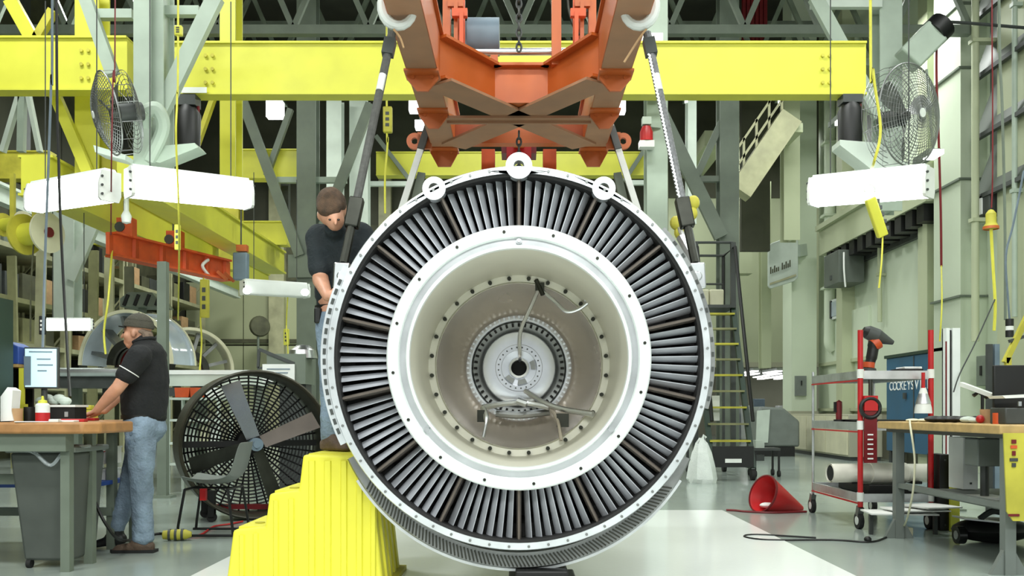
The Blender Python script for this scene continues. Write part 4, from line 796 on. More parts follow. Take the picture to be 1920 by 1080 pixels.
def casing(px, py, Rm, dv, L, label, mt, dy=.45):
    c = P(px, py, YB+dy); c.z = zt+Rm*.12; d, sx, u = basis(V(dv)); t = thing('engine_casing', label, 'engine part', (c.x, c.y, zt))
    def half(prof, nm, mm, cl=True, n=40): return MB().lathe(prof, c, d, n, 0, PI, cl).build(nm, mm, t)
    half([(Rm, -L/2), (Rm+.04, -L/2), (Rm+.04, -L/2+.05), (Rm+.01, -L/2+.06), (Rm+.01, L/2-.06), (Rm+.04, L/2-.05), (Rm+.04, L/2), (Rm, L/2)], 'shell', mt)
    half([(Rm+.005, L/2), (Rm+.05, L/2), (Rm+.05, L/2+.03), (Rm+.005, L/2+.03)], 'flange_ring', 'cream'); half([(Rm+.005, -L/2-.03), (Rm+.05, -L/2-.03), (Rm+.05, -L/2), (Rm+.005, -L/2)], 'flange_ring', 'cream')
    for k in range(3): half([(Rm*.35, -.05+.1*k), (Rm*.5, -.05+.1*k), (Rm*.5, .0+.1*k), (Rm*.35, .0+.1*k)], 'inner_ring', 'dark_metal' if k else 'red_dark', n=20)
    for k in range(6):
        a = PI*(k+.5)/6; e1 = c+(sx*math.cos(a)+u*math.sin(a))*Rm*.5; e2 = c+(sx*math.cos(a)+u*math.sin(a))*Rm; MB().bar(e1, e2, .05, .2, d).build('spoke', 'dull_metal', t)
    return t
casing(258, 690, .72, (-.25, -.96, 0), .5, 'round pale engine casing behind the head of the capped worker', 'glass_sheet')
casing(352, 690, .60, (.45, -.9, 0), .6, 'second cream engine casing right of the grey post', 'cream', 1.7)
t = thing('casing_cover', 'dark tarp cover lying above the round casing', 'cover', P(263, 560, 15)); MB().prism([P(225, 560, 15), P(240, 548, 15), P(285, 548, 15), P(305, 575, 15), P(225, 575, 15)], (0, .5, 0)).build('tarp', 'steel_dark', t)
MB().bb((P(265, 0, 15.2).x-.05, 15.2, 0), (P(265, 0, 15.2).x+.05, 15.3, P(0, 570, 15.2).z)).build('post', 'steel_dark', t)
for k in range(4): MB().bar(P(232+20*k, 573, 14.98), P(240+20*k, 552, 14.98), .05, .03, Y_).build('fold_strap', 'black', t)
for (px, py) in ((232, 610), (275, 600), (300, 640)): pass
a = P(302, 490, 11); MB().bb((a.x-.05, 11, 0), (a.x+.06, 11.1, a.z)).bb((a.x-.12, 10.95, 0), (a.x+.13, 11.15, .03)).build('grey_post', 'steel_dark', label='grey steel post standing behind the capped worker', cat='post')
# cabinet, trays, machine behind the drum fan
t = thing('tray_rack', 'pale green tray rack with red trays behind the drum fan', 'rack', (P(350, 0, 12).x, 12.2, 0)); x0, x1 = P(318, 0, 11.8).x, P(412, 0, 11.8).x
for z in (.35, .62, .92, 1.2): MB().bb((x0, 11.75, z), (x1, 12.3, z+.03)).build('shelf', 'steel_pale', t)
for x in (x0, x1): 
    for y in (11.76, 12.28): MB().bb((x-.02, y-.02, 0), (x+.02, y+.02, 1.24)).build('upright', 'steel_pale', t)
for k in range(3):
    xx = x0+.08+k*.2; MB().prism([(xx, 11.78, 1.235), (xx+.17, 11.78, 1.235), (xx+.19, 11.78, 1.36), (xx-.01, 11.78, 1.36)], (0, .4, 0)).build('red_tray', 'orange_red' if k < 2 else 'paper', label=('left red', 'right red', 'white')[k]+' tray on top of the pale green rack', cat='tray')
for k in range(4): MB().lathe([(0, 0), (.06, 0), (.06, .2), (.03, .24), (0, .24)], (x0+.1+.14*k, 12.0, .65), Z_, 14).build('canister', ('white_plastic', 'steel_pale', 'cream', 'white_plastic')[k], label='%s white canister from the left on the pale green rack' % ('first', 'second', 'third', 'fourth')[k], cat='canister')
t = thing('control_box', 'grey machine with white label panel behind the top of the drum fan', 'machine', (P(540, 0, 11).x, 11.2, 0))
MB().bb(P(500, 720, 11)+V((0, 0, 0)), P(590, 668, 11.5)).build('body', 'steel_dark', t); MB().bb(P(492, 716, 10.95), P(553, 683, 10.98)).build('label_panel', 'paper', t); MB().bb((P(520, 0, 11).x, 11.1, 0), (P(570, 0, 11).x, 11.4, P(0, 720, 11).z)).build('pedestal', 'charcoal', t)
for k in range(3): MB().box(P(522, 692+7*k, 10.945), (.28-.05*k, .004, .012)).build('text_line', 'grey_blue', t)
MB().lathe([(.18, 0), (.16, .1), (.08, .16), (0, .17)], P(568, 672, 11.2), Z_, 18).build('dome', 'alu', t); MB().bar(P(486, 655, 11), P(552, 682, 11), .04, .04).bar(P(486, 655, 11), P(484, 690, 11), .03, .03, Y_).bar(P(484, 690, 11), P(530, 690, 11), .03, .03).build('hand_bar', 'charcoal', t)
p = P(487, 612, 29); t = thing('pedestal_fan', 'tiny far pedestal fan in front of the back wall', 'fan', (p.x, 29, 0)); MB().cyl((p.x-.05, 29, 0), (p.x-.05, 29, p.z), .04, n=8).build('pole', 'steel_dark', t); MB().lathe([(.0, -.1), (.3, -.08), (.34, 0), (.3, .08), (0, .1)], p, V((.5, -.8, 0)), 20).build('guard', 'olive_dark', t); MB().cyl((p.x-.05, 29, 0), (p.x-.05, 29, .05), .3, n=16).build('base', 'steel_dark', t)
# racks along the left wall
for k in range(4):
    y0 = 17.5+k*3.0; t = thing('storage_rack', ['nearest khaki storage rack on the left wall', 'second khaki storage rack from the front on the left wall', 'third khaki storage rack from the front on the left wall', 'farthest khaki storage rack on the left wall'][k], 'rack', (-10.7, y0+1.4, 0))
    for y in (y0, y0+2.8):
        for x in (-11.25, -10.2): MB().bb((x-.05, y-.05, 0), (x+.05, y+.05, 5.6)).build('upright', 'khaki', t)
        for z in (.4, 1.6, 2.8, 4.0): MB().bar((-11.2, y, z), (-10.25, y, z+1.1), .04, .04, Y_).build('lattice', 'khaki', t)
    for z in (1.5, 2.35, 3.25, 4.3): MB().bb((-11.3, y0+.05, z), (-10.12, y0+2.75, z+.1)).build('shelf', 'khaki' if z != 3.25 else 'olive', t)
    for j, z in enumerate((1.6, 2.45, 3.35, 4.4)):
        for i in range(4):
            hh = .35+.35*random.random(); yy = y0+.15+i*.65; mt = random.choice(['olive', 'olive_dark', 'khaki', 'olive_dark', 'charcoal', 'cardboard', 'steel_dark', 'black'])
            cn = {'olive': 'olive', 'olive_dark': 'dark olive', 'khaki': 'khaki', 'charcoal': 'charcoal', 'cardboard': 'brown', 'steel_dark': 'grey', 'black': 'black'}[mt]
            MB().bb((-10.95, yy, z+.002), (-10.3-.12*random.random(), yy+.5, z+hh)).build('stored_crate', mt, label='%s crate, %s along the %s shelf of the %s left wall rack' % (cn, ('first', 'second', 'third', 'last')[i], ('lowest', 'second', 'third', 'top')[j], ('nearest', 'second', 'third', 'farthest')[k]), cat='crate', group='crates on the left wall racks', bevel=.01)
# vertical planks/bars leaning in front of racks
for k, (px, pa, pb, mt) in enumerate(((70, 470, 590, 'khaki'), (172, 470, 600, 'olive'), (205, 480, 600, 'khaki'), (246, 500, 600, 'olive_dark'), (30, 480, 585, 'olive'))):
    a = P(px, pb, 15.5+k*.3); c = P(px+8-4*k, pa, 15.7+k*.3); a2 = V((a.x, a.y, 0)); MB().bar(a2, c, .16, .06, Y_).build('stored_plank', mt, label='%s plank from the left leaning upright before the racks' % ('second', 'third', 'fourth', 'rightmost', 'first')[k], cat='plank')
# yellow spools on a bar
for k, (px, py, r, lb) in enumerate(((24, 420, .17, 'smaller yellow cable reel at the far left edge'), (66, 438, .27, 'larger yellow cable reel right of the smaller one'))):
    c = P(px, py, 12 if k else 13.2); d = V((.93, -.35, 0)).normalized(); t = thing('cable_reel', lb, 'reel', c-Z_*r); MB().cyl(c-d*.2, c+d*.2, r*.55, n=20).build('drum', 'yellow', t)
    for s in (-1, 1): MB().lathe([(r*.2, s*.2), (r, s*.2), (r, s*.2+.03), (r*.2, s*.2+.03)], c, d, 26, close=True).build('flange', 'yellow_dull' if s < 0 else 'cream', t)
    MB().cyl(c+d*.23, c+d*.26, r*.25, n=12).build('hub', 'red_dark', t); MB().bar(c+Z_*r*.5, c+Z_*(.45+.28), .06, .06, Y_).build('hanger', 'yellow_dull', t)
# orange lifting beam hanging at left
a, c = P(208, 458, 12.5), P(425, 508, 14.5); t = thing('lifting_beam', 'orange red lifting beam hanging below the yellow box girders', 'lifting beam', (a+c)/2-Z_*.2)
MB().ibeam(a, c, .34, .22, .03, .03).build('beam', 'orange_red', t)
for f in (.0, .2, .42, .62, .82, 1.0): q = lerp(a, c, f); MB().box(q, (.05, .2, .30)).build('stiffener', 'orange_red', t)
for f in (.12, .52): q = lerp(a, c, f)+Z_*.28; MB().box(q, (.22, .16, .26)).build('trolley', 'orange_red', t); MB().cyl(q+V((-.06, -.1, .0)), q+V((-.06, .1, 0)), .07, n=12).build('trolley_wheel', 'charcoal', t)
MB().tube(smooth([lerp(a, c, .85)+V((.0, -.14, .1)), lerp(a, c, .80)+V((0, -.16, -.02)), lerp(a, c, .86)+V((0, -.16, -.15))]), .025, 6).build('hook', 'white_plastic', t)
for f in (.93, 1.0): q = lerp(a, c, f); MB().bar(q+V((0, -.1, -.05)), q+V((.15, -.1, -.18)), .05, .05, Y_).build('claw', 'orange', t)
for f in (.1, .5): q = lerp(a, c, f); MB().cyl(q+Z_*.4, (q.x, q.y, 4.0), .012, n=6).build('hanger_rod', 'charcoal', t)
p = P(452, 500, 14); t = thing('junction_box', 'grey blue control pendant with orange top right of the lifting beam', 'control box', p-Z_*.25); MB().box(p, (.22, .15, .42)).build('body', 'grey_blue', t, bevel=.02); MB().box(p+V((.02, 0, .28)), (.16, .12, .1)).build('top', 'orange', t); MB().cyl(p+Z_*.3, (p.x, p.y, 5.5), .012, n=6).build('cable', 'charcoal', t)
MB().lathe([(0, 0), (.05, .02), (.06, .1), (.03, .16), (0, .17)], P(237, 408, 10.8)-Z_*.08, Z_, 14).cyl(P(237, 398, 10.8), V((P(237, 0, 10.8).x, 10.8, 3.622)), .03, n=8).build('pendant_bulb', 'white_plastic', label='white bulb shaped pendant below the left work lights', cat='lamp')
# cords
for (pts, r, mt, lb) in (
  ([(98, -20, 8), (96, 150, 8), (90, 330, 8), (84, 500, 8), (80, 660, 7.6)], .012, 'cord_grey', 'blue grey hanging cord ending above the monitor'),
  ([(106, -20, 8.2), (110, 300, 8.2), (116, 470, 8.2), (124, 620, 8), (131, 745, 7.2)], .013, 'black', 'black hanging cord running down behind the bench clutter'),
  ([(216, -20, 8.1), (212, 140, 8.1), (209, 300, 8.1), (208, 440, 9)], .007, 'red_dark', 'thin dark red cord in front of the left fan'),
  ([(334, -20, 8.4), (332, 180, 8.4), (330, 260, 8.4), (336, 430, 9), (334, 600, 11)], .010, 'cord_yellow', 'yellow cord hanging between the fan column and the yellow column'),
  ([(210, 470, 12.5), (203, 560, 12), (195, 620, 12), (198, 664, 12)], .014, 'cord_yellow', 'yellow cord dangling left of the capped worker'),
  ([(382, 521, 14.0), (376, 590, 13), (378, 640, 13), (374, 700, 12.6)], .012, 'cord_yellow', 'yellow cord hanging to the second casing'),
  ([(725, 180, 14), (727, 260, 14), (722, 330, 14), (722, 400, 14)], .016, 'cord_yellow', 'yellow cord hanging left of the rear sling'),
  ([(1236, 240, 14), (1234, 340, 14), (1238, 420, 14)], .014, 'cord_yellow', 'yellow cord hanging right of the rear sling'),
  ([(540, 548, 13.35), (537, 610, 14), (540, 660, 13), (538, 690, 12)], .01, 'cord_yellow', 'thin yellow cord left of the bent worker'),
  ([(64, 445, 12), (58, 540, 12), (57, 640, 12)], .012, 'olive_dark', 'dark cord below the yellow reel')):
    q0 = P(*pts[0]); cord(([V((q0.x, q0.y, 12.9))] if pts[0][1] < 0 or pts[0][1] in (180, 240) else [])+[P(*q) for q in pts], r, mt, lb)
for (px, py, Y, w_, h_, mt, lb) in ((333, 445, 10, .06, .28, 'yellow', 'yellow pendant control below the bright left work light'), (384, 560, 13, .12, .55, 'yellow_dull', 'yellow hanging hoist strap bundle right of the casings'), (537, 632, 14, .08, .25, 'yellow', 'yellow pendant handle left of the bent worker'), (80, 610, 7.8, .05, .16, 'black', 'black inline switch on the blue grey cord'), (335, 58, 8.4, .07, .09, 'yellow', 'yellow cord connector at the top left'), (727, 225, 14, .14, .4, 'yellow_dull', 'yellow hoist strap left of the carriage')):
    p = P(px, py, Y); t = thing('pendant_control', lb, 'control', p-Z_*h_/2); MB().box(p, (w_, w_*.7, h_)).build('body', mt, t, bevel=w_*.12)
    for k in range(3): MB().box(p+V((0, -w_*.36, (k-1)*h_*.22)), (w_*.4, .01, h_*.12)).build('button', 'charcoal' if mt != 'black' else 'paper', t)
# ================================================================ RIGHT: TOOL CART
t = thing('tool_cart', 'three shelf steel tool cart with red corner posts at right', 'cart', (3.35, 8.75, 0))
cx0, cx1, cy0, cy1 = 3.05, 3.68, 8.1, 9.4
for z, nm in ((.26, 'bottom'), (.90, 'middle'), (1.36, 'top')):
    s_ = MB().bb((cx0, cy0, z), (cx1, cy1, z+.02)).build('shelf', 'charcoal', t, label=nm+' steel shelf with black mat')
    for (a, c) in (((cx0, cy0), (cx1, cy0)), ((cx0, cy0), (cx0, cy1)), ((cx1, cy0), (cx1, cy1)), ((cx0, cy1), (cx1, cy1))):
        MB().bar((a[0], a[1], z+.02), (c[0], c[1], z+.02), .02, .075).build('shelf_rim', 'alu_rough', s_)
    MB().bar((cx0-.012, cy0, z-.03), (cx0-.012, cy1, z-.03), .012, .014).build('trim_strip', 'red', s_)
for (x, y) in ((cx0, cy0), (cx1, cy0), (cx0, cy1), (cx1, cy1)):
    zt_ = 1.78 if y == cy0 else 1.46
    po = MB().cyl((x, y, .2), (x, y, zt_), .024 if y == cy0 else .014, n=12).build('post', 'red' if y == cy0 else 'alu_rough', t)
    if y == cy0:
        for z in (.28, .92, 1.38): MB().cyl((x, y, z-.03), (x, y, z+.05), .03, n=12).build('collar', 'white_plastic', po)
    q = V((x, y, 0)); MB().bar((x, y, .2), (x, y+.03, .12), .05, .06, Y_).build('caster_fork', 'dull_metal', t); w_ = MB().cyl((x-.02, y+.03, .075), (x+.02, y+.03, .075), .075, n=20).build('wheel', 'rubber', t); MB().cyl((x-.024, y+.03, .075), (x+.024, y+.03, .075), .04, n=14).build('hub_cap', 'white_plastic', w_)
# impact gun on top
p = P(1640, 690, 8.35); z0 = 1.385; p.z = z0; t = thing('impact_gun', 'black impact gun with orange collars standing on the cart top', 'power tool', p)
MB().lathe([(0, 0), (.075, 0), (.07, .06), (.05, .07)], p+V((-.06, 0, 0)), Z_, 16).build('battery_base', 'charcoal', t); MB().tube(smooth([p+V((-.06, 0, .06)), p+V((-.03, 0, .16)), p+V((-.01, 0, .27)), p+V((.0, 0, .31))]), [.045]*6+[.05]*6+[.055]*7, 12).build('grip', 'black', t)
MB().tube([p+V((-.06, -.01, .07)), p+V((-.055, -.01, .12))], .052, 12).build('grip_band', 'orange_red', t); MB().tube([p+V((-.02, 0, .275)), p+V((.03, 0, .31))], [.062, .066], 14).build('collar', 'orange_red', t)
MB().cyl(p+V((-.07, 0, .40)), p+V((.02, 0, .36)), .062, .07, 14).cyl(p+V((.02, 0, .36)), p+V((.17, 0, .30)), .07, .02, 14).build('motor_head', 'charcoal', t); MB().cyl(p+V((-.105, 0, .415)), p+V((-.07, 0, .40)), .035, .06, 14).build('rear_cap', 'black', t)
for (px, Y, w_, d_, h_, mt, z, lb) in ((1618, 8.35, .06, .1, .05, 'red', 1.385, 'small red tool on the cart top beside the front post'), (1668, 8.5, .16, .3, .045, 'blue_box', 1.385, 'flat blue case on the cart top'), (1700, 8.3, .22, .2, .055, 'black', 1.385, 'flat black case on the cart top'), (1704, 8.4, .16, .2, .02, 'paper', 1.443, 'white papers on the flat black case'), (1590, 8.9, .22, .3, .03, 'paper', 1.385, 'white paper pad at the left of the cart top'), (1640, 8.6, .45, .6, .05, 'black', .925, 'black foam tray on the middle cart shelf'), (1640, 8.75, .42, .8, .09, 'black', .285, 'black tool tray on the bottom cart shelf')):
    q = P(px, 700, Y); MB().box((q.x, Y, z+h_/2), (w_, d_, h_)).build('cart_item', mt, label=lb, cat='case' if mt != 'paper' else 'paper', bevel=.005)
p = P(1573, 0, 8.8); p.z = .925; t = thing('spray_can', 'small red and black canister on the middle cart shelf', 'canister', p); MB().lathe([(0, 0), (.05, 0), (.05, .05), (0, .05)], p, Z_, 14).build('base', 'black', t); MB().lathe([(.028, .05), (.032, .17), (.03, .22), (.0, .24)], p, Z_, 14).build('body', 'red_dark', t); MB().box(p+V((-.035, 0, .17)), (.025, .03, .1)).build('handle', 'black', t)
t = thing('tool_holster', 'dark red strap with black loop hanging on the cart side', 'strap', P(1632, 865, 8.05)); MB().bb(P(1621, 868, 8.05), P(1643, 770, 8.07)).build('strap', 'red_dark', t)
MB().tube(arc(P(1632, 765, 8.05), .085, 0, 2*PI, 24, X_, Z_), .018, 8).build('loop', 'black', t); MB().bb(P(1621, 770, 8.04), P(1643, 742, 8.08)).build('buckle', 'red', t); MB().cyl(P(1632, 748, 8.06), P(1632, 712, 8.06), .018, n=8).build('stem', 'dark_metal', t)
for k in range(6): MB().box(P(1632, 860-9*k, 8.045), (.05, .004, .012)).build('print_mark', 'paper', t)
pc = MB().cyl(P(1556, 887, 8.45), P(1766, 887, 8.6), .088, n=28, caps=False).cyl(P(1766, 887, 8.6), P(1556, 887, 8.45), .075, n=28, caps=False).build('plastic_pipe', 'pipe_white', label='thick white plastic pipe lying across the lower part of the cart', cat='pipe')
MB().lathe([(.075, 0), (.096, 0), (.096, .35), (.088, .36)], P(1630, 887, 8.5), V((1, .1, 0)), 28).build('sleeve', 'pipe_white', pc); MB().cyl(P(1557, 887, 8.452), P(1562, 887, 8.455), .074, n=24).build('dark_bore', 'cavity', pc)
for px in (1600, 1715): q = P(px, 0, 8.52); MB().bb((q.x-.04, 8.45, .375), (q.x+.04, 8.62, .40)).build('pipe_cradle', 'black', label='black cradle under the %s end of the white pipe' % ('left' if px < 1650 else 'right'), cat='block')
# hanging white brush
p = P(1731, 775, 8.0); t = thing('whisk_brush', 'white bristle brush hanging from the cart by its handle', 'brush', p); MB().lathe([(.075, 0), (.07, .05), (.045, .15), (.025, .22), (0, .23)], p, Z_, 16).build('bristles', 'white_plastic', t); MB().lathe([(.063, .085), (.066, .085), (.030, .2), (.027, .2)], p, Z_, 16, close=True).build('ferrule', 'alu_rough', t); MB().cyl(p+Z_*.22, p+Z_*.36, .016, n=10).build('handle', 'red', t)

# ================================================================ RIGHT BENCH
ZR = .97
t = thing('workbench', 'pale wooden bench with grey legs at the right edge', 'workbench', (3.6, 6.7, 0))
MB().bb((3.05, 5.75, ZR-.06), (4.6, 7.72, ZR)).build('tabletop', 'wood_pale', t, bevel=.008); MB().bb((3.12, 5.8, ZR-.09), (4.6, 7.7, ZR-.06)).build('subframe', 'charcoal', t)
for (x, y) in ((3.16, 5.86), (3.16, 7.55), (4.5, 5.86), (4.5, 7.55)):
    MB().bb((x-.035, y-.035, 0), (x+.035, y+.035, ZR-.09)).build('leg', 'grey_plastic', t); MB().prism([(x-.12, y-.02, 0), (x+.12, y-.02, 0), (x+.035, y-.02, .16), (x-.035, y-.02, .16)], (0, .04, 0)).build('foot_gusset', 'grey_plastic', t)
MB().bb((3.14, 5.86, .42), (3.2, 7.55, .46)).build('side_rail', 'grey_plastic', t); MB().bb((3.2, 5.95, .40), (4.5, 7.45, .42)).build('lower_shelf', 'grey_plastic', t)
# yellow notice board hanging at the near end
x0, x1 = P(1882, 0, 5.72).x, 4.0; z1, z0 = P(0, 812, 5.72).z, P(0, 977, 5.72).z
t = thing('notice_board', 'yellow hanging board with dark symbols at the near end of the right bench', 'sign', (x0+.3, 5.72, z0)); MB().prism([(x0, 5.72, z1), (x1, 5.72, z1), (x1, 5.72, z0), (x0+.06, 5.72, z0), (x0+.02, 5.72, z0+.06)], (0, .012, 0)).build('board', 'yellow_dull', t)
for k, (py, w_, h_, mt) in enumerate(((828, .03, .025, 'red_dark'), (838, .04, .02, 'orange_red'), (850, .022, .03, 'red_dark'), (862, .05, .02, 'charcoal'), (872, .025, .025, 'charcoal'), (966, .07, .015, 'red_dark'))): MB().box(P(1901, py, 5.715), (w_, .004, h_)).build('symbol', mt, t)
t = thing('computer_screen', 'black backed screen standing on the right bench', 'monitor', (P(1900, 0, 6.3).x, 6.3, ZR)); MB().bb(P(1864, 765, 6.3), P(1960, 685, 6.33)).build('panel', 'black', t, bevel=.006); MB().bb((P(1895, 0, 6.3).x, 6.32, ZR), (P(1915, 0, 6.3).x, 6.36, ZR+.15)).build('stand', 'black', t); MB().bb((P(1880, 0, 6.3).x, 6.25, ZR), (P(1930, 0, 6.3).x, 6.45, ZR+.02)).build('base', 'black', t)
t = thing('label_printer', 'dark desktop printer with white lid at the right edge of the bench', 'printer', (P(1905, 0, 6.0).x, 6.05, ZR)); MB().bb((P(1885, 0, 6.0).x, 6.0, ZR), (P(1960, 0, 6).x, 6.2, ZR+.11)).build('body', 'charcoal', t, bevel=.008); MB().prism([P(1880, 742, 5.99), P(1960, 738, 5.99), P(1960, 744, 5.99), P(1885, 747, 5.99)], (0, .2, 0)).build('lid', 'white_plastic', t); MB().box(P(1912, 757, 5.995), (.02, .01, .03)).build('button', 'alu', t)
MB().lathe([(.012, 0), (.036, 0), (.036, .075), (.012, .075)], V((P(1872, 0, 6.12).x, 6.12, ZR)), Z_, 20, close=True).build('tape_roll', 'orange_red', label='orange tape roll in front of the black screen', cat='tape')
MB().lathe([(.0, 0), (.04, 0), (.045, .1), (.04, .1), (.035, .01), (0, .01)], V((P(1850, 0, 6.5).x, 6.5, ZR)), Z_, 16).build('cup', 'cardboard', label='brown cup left of the black screen', cat='cup')
MB().ell(V((P(1838, 0, 6.45).x, 6.45, ZR+.03)), (.03, .03, .03), 12, 8).build('red_ball', 'red', label='small red knob beside the brown cup', cat='knob')
t = thing('swing_arm', 'white angled arm lamp reaching from behind the black screen', 'lamp', (P(1806, 0, 6.8).x+.1, 6.8, ZR)); MB().bar(P(1802, 720, 6.8), P(1862, 742, 6.5), .035, .03).build('arm', 'white_plastic', t); MB().tube([P(1825, 742, 6.7), P(1835, 735, 6.7), P(1850, 745, 6.6)], .015, 6).build('joint', 'black', t); MB().cyl(P(1842, 736, 6.6), V((P(1842, 0, 6.6).x, 6.6, ZR)), .012, n=8).build('post', 'black', t)
b = MB(); 
for k in range(6): b.ell(V((P(1752+13*k, 0, 6.9).x, 6.9-.05*k, ZR+.026)), (.08, .06, .026), 10, 6)
b.build('work_glove', 'black', label='black cloth gloves lying along the right bench', cat='gloves')
b = MB()
for k in range(4): b.ell(V((P(1712+15*k, 0, 7.2).x, 7.2-.05*k, ZR+.014)), (.06, .05, .014), 10, 6)
b.build('work_glove', 'cream', label='cream cloth gloves at the far corner of the right bench', cat='gloves')
b = MB().ell(V((P(1815, 0, 6.6).x, 6.6, ZR+.025)), (.06, .05, .025), 10, 6).ell(V((P(1828, 0, 6.55).x, 6.55, ZR+.02)), (.05, .04, .02), 10, 6); b.build('rag_pile', 'steel_pale', label='pale rag bundle between the gloves and the cup', cat='rag')
cord([P(1706, 787, 7.3), P(1707, 800, 7.0), P(1715, 860, 6.95), P(1712, 920, 6.95), P(1700, 975, 7.2), G(1690, 995)+Z_*.01], .008, 'cream', 'cream cord hanging down from the right bench', name='bench_cord')
# under the right bench
for (pa, pb, Y, d_, mt, lb) in (((1762, 925), (1782, 852), 8.0, .25, 'black', 'black panel behind the yellow panel under the right bench'), ((1782, 925), (1800, 852), 7.95, .03, 'yellow', 'yellow board standing under the right bench'), ((1806, 935), (1834, 820), 7.3, .25, 'white_paint', 'white tall box standing on the lower bench shelf')):
    a, c = P(*pa, Y), P(*pb, Y); z0 = .425 if Y < 7.5 else 0
    t = thing('leaning_panel', lb, 'panel', ((a.x+c.x)/2, Y+d_/2, z0)); MB().bb((a.x, Y, z0), (c.x, Y+d_, c.z)).build('face', mt, t, bevel=.004)
    for k in (0, 1): MB().box(((a.x+c.x)/2, Y-.003, c.z-.05-(c.z-z0-.1)*k), (.015, .008, .015)).build('fastener', 'charcoal', t)
a = P(1846, 0, 6.6); t = thing('grinder_stand', 'grey machine with round base on the lower bench shelf', 'machine', (a.x, 6.6, .42)); MB().bb((a.x-.1, 6.5, .66), (a.x+.1, 6.7, .86)).build('head', 'grey_plastic', t, bevel=.01); MB().cyl((a.x, 6.6, .44), (a.x, 6.6, .66), .03, n=10).build('column', 'charcoal', t); MB().bb((a.x-.12, 6.48, .42), (a.x+.12, 6.72, .44)).build('base', 'white_plastic', t)
t = thing('paper_trays', 'white flat sheets on a low shelf between cart and bench', 'sheets', (P(1730, 0, 7.9).x, 7.9, 0)); 
for k in range(3): a = P(1690+30*k, 962-6*k, 7.75); MB().box((a.x, 7.8, a.z), (.55-.1*k, .35, .012), rz=.2*k-.1).build('sheet', 'paper', t)
for x in (3.0, 3.55): MB().bb((x, 7.75, 0), (x+.03, 7.78, .19)).build('support', 'charcoal', t)
a = G(1790, 1020); t = thing('floor_vacuum', 'black floor vacuum lying under the right bench', 'vacuum', (a.x+.2, a.y, 0)); MB().ell((a.x+.35, a.y+.1, .10), (.32, .2, .10), 20, 10).build('body', 'black', t); MB().cyl((a.x, a.y-.02, .075), (a.x+.06, a.y-.02, .075), .07, n=18).build('wheel', 'black_gloss', t); MB().cyl((a.x-.002, a.y-.02, .075), (a.x+.063, a.y-.02, .075), .035, n=14).build('wheel_cap', 'alu', t); MB().tube(smooth([(a.x+.2, a.y, .2), (a.x+.3, a.y, .26), (a.x+.42, a.y, .25), (a.x+.5, a.y+.05, .32)]), .025, 8).build('handle', 'charcoal', t); MB().prism([(a.x+.05, a.y-.05, .2), (a.x+.35, a.y-.05, .17), (a.x+.35, a.y+.15, .17), (a.x+.05, a.y+.15, .2)], (0, 0, .012)).build('cover_plate', 'alu_rough', t)

# ================================================================ FLOOR ITEMS RIGHT
c = G(1452, 960); c.z = .155; d = V((.86, .42, -.02)).normalized()
t = thing('safety_cone', 'red cone lying on its side with open mouth toward the engine', 'cone', (c.x, c.y, 0)); c.z = .165; c = c+V((-.12, .0, 0))
cd_ = V((.86, .38, -.34)); c.z = .19
MB().lathe([(.2, 0), (.192, 0), (.183, .02), (.03, .52), (.02, .53), (.025, .54), (.04, .535), (.2, .02)], c, cd_, 40, close=True).build('shell', 'red', t); MB().lathe([(.194, -.01), (.207, -.01), (.207, .012), (.194, .012)], c, cd_, 40, close=True).build('rim', 'red_dark', t)
t.rotation_euler = (0, 0, 0)
MB().ell(c+V((.06, .06, -.125)), (.08, .05, .03), 14, 8).build('paper_wad', 'paper', label='white paper wad lying inside the red cone', cat='paper')
cord([G(1362, 958)+Z_*.01, G(1378, 959)+Z_*.012, G(1400, 961)+Z_*.01, G(1450, 963)+Z_*.01, G(1512, 961)+Z_*.01], .012, 'red_dark', 'dark red strap on the floor below the red cone', 'strap', name='floor_strap')
cord([G(1700, 990)+Z_*.008, G(1660, 1010)+Z_*.008, G(1628, 1018)+Z_*.008, G(1560, 1014)+Z_*.008, G(1440, 1014)+Z_*.008, G(1396, 1008)+Z_*.008, G(1420, 1004)+Z_*.008, G(1530, 1010)+Z_*.008], .008, 'black', 'thin black cable looping over the white floor edge', name='floor_cable')
MB().ell(G(1627, 1017)+Z_*.025, (.03, .03, .025), 12, 8).build('cable_plug', 'black', label='black plug on the floor cable', cat='plug')
t = thing('floor_anchor', 'small beige block at the foot of the far bench leg', 'block', G(1698, 1004)); a = G(1698, 1004); MB().bb((a.x-.05, a.y-.04, 0), (a.x+.05, a.y+.04, .07)).build('block', 'cream', t, bevel=.008); MB().box((a.x, a.y-.042, .04), (.03, .006, .015)).build('slot', 'charcoal', t)
a = G(1316, 905); b = MB(); random.seed(3); pr = [(.0, 0), (.2, 0), (.22, .06), (.19, .25), (.14, .45), (.08, .58), (.03, .66)]
b.lathe(pr, a, Z_, 18); b.v = [p+V((random.uniform(-.022, .022), random.uniform(-.022, .022), 0)) for p in b.v]; t = thing('plastic_bag', 'white plastic bag standing on the floor left of the rolling ladder', 'bag', a); b.build('sack', 'bag', t, ang=.3); MB().tube([a+Z_*.62, a+V((.03, 0, .70)), a+V((.06, 0, .66))], .02, 6).build('knot', 'bag', t)
a = G(330, 1014); t = thing('air_coupling', 'yellow and grey air tool lying on the floor beside the worker', 'tool', a); MB().lathe([(0, -.11), (.035, -.1), (.045, 0), (.04, .08), (.02, .12), (0, .12)], a+Z_*.05, V((1, .2, 0)), 16).build('body', 'yellow_dull', t)
for k in range(3): MB().lathe([(.044, -.06+.05*k), (.048, -.06+.05*k), (.048, -.04+.05*k), (.044, -.04+.05*k)], a+Z_*.05, V((1, .2, 0)), 16, close=True).build('band', 'charcoal', t)
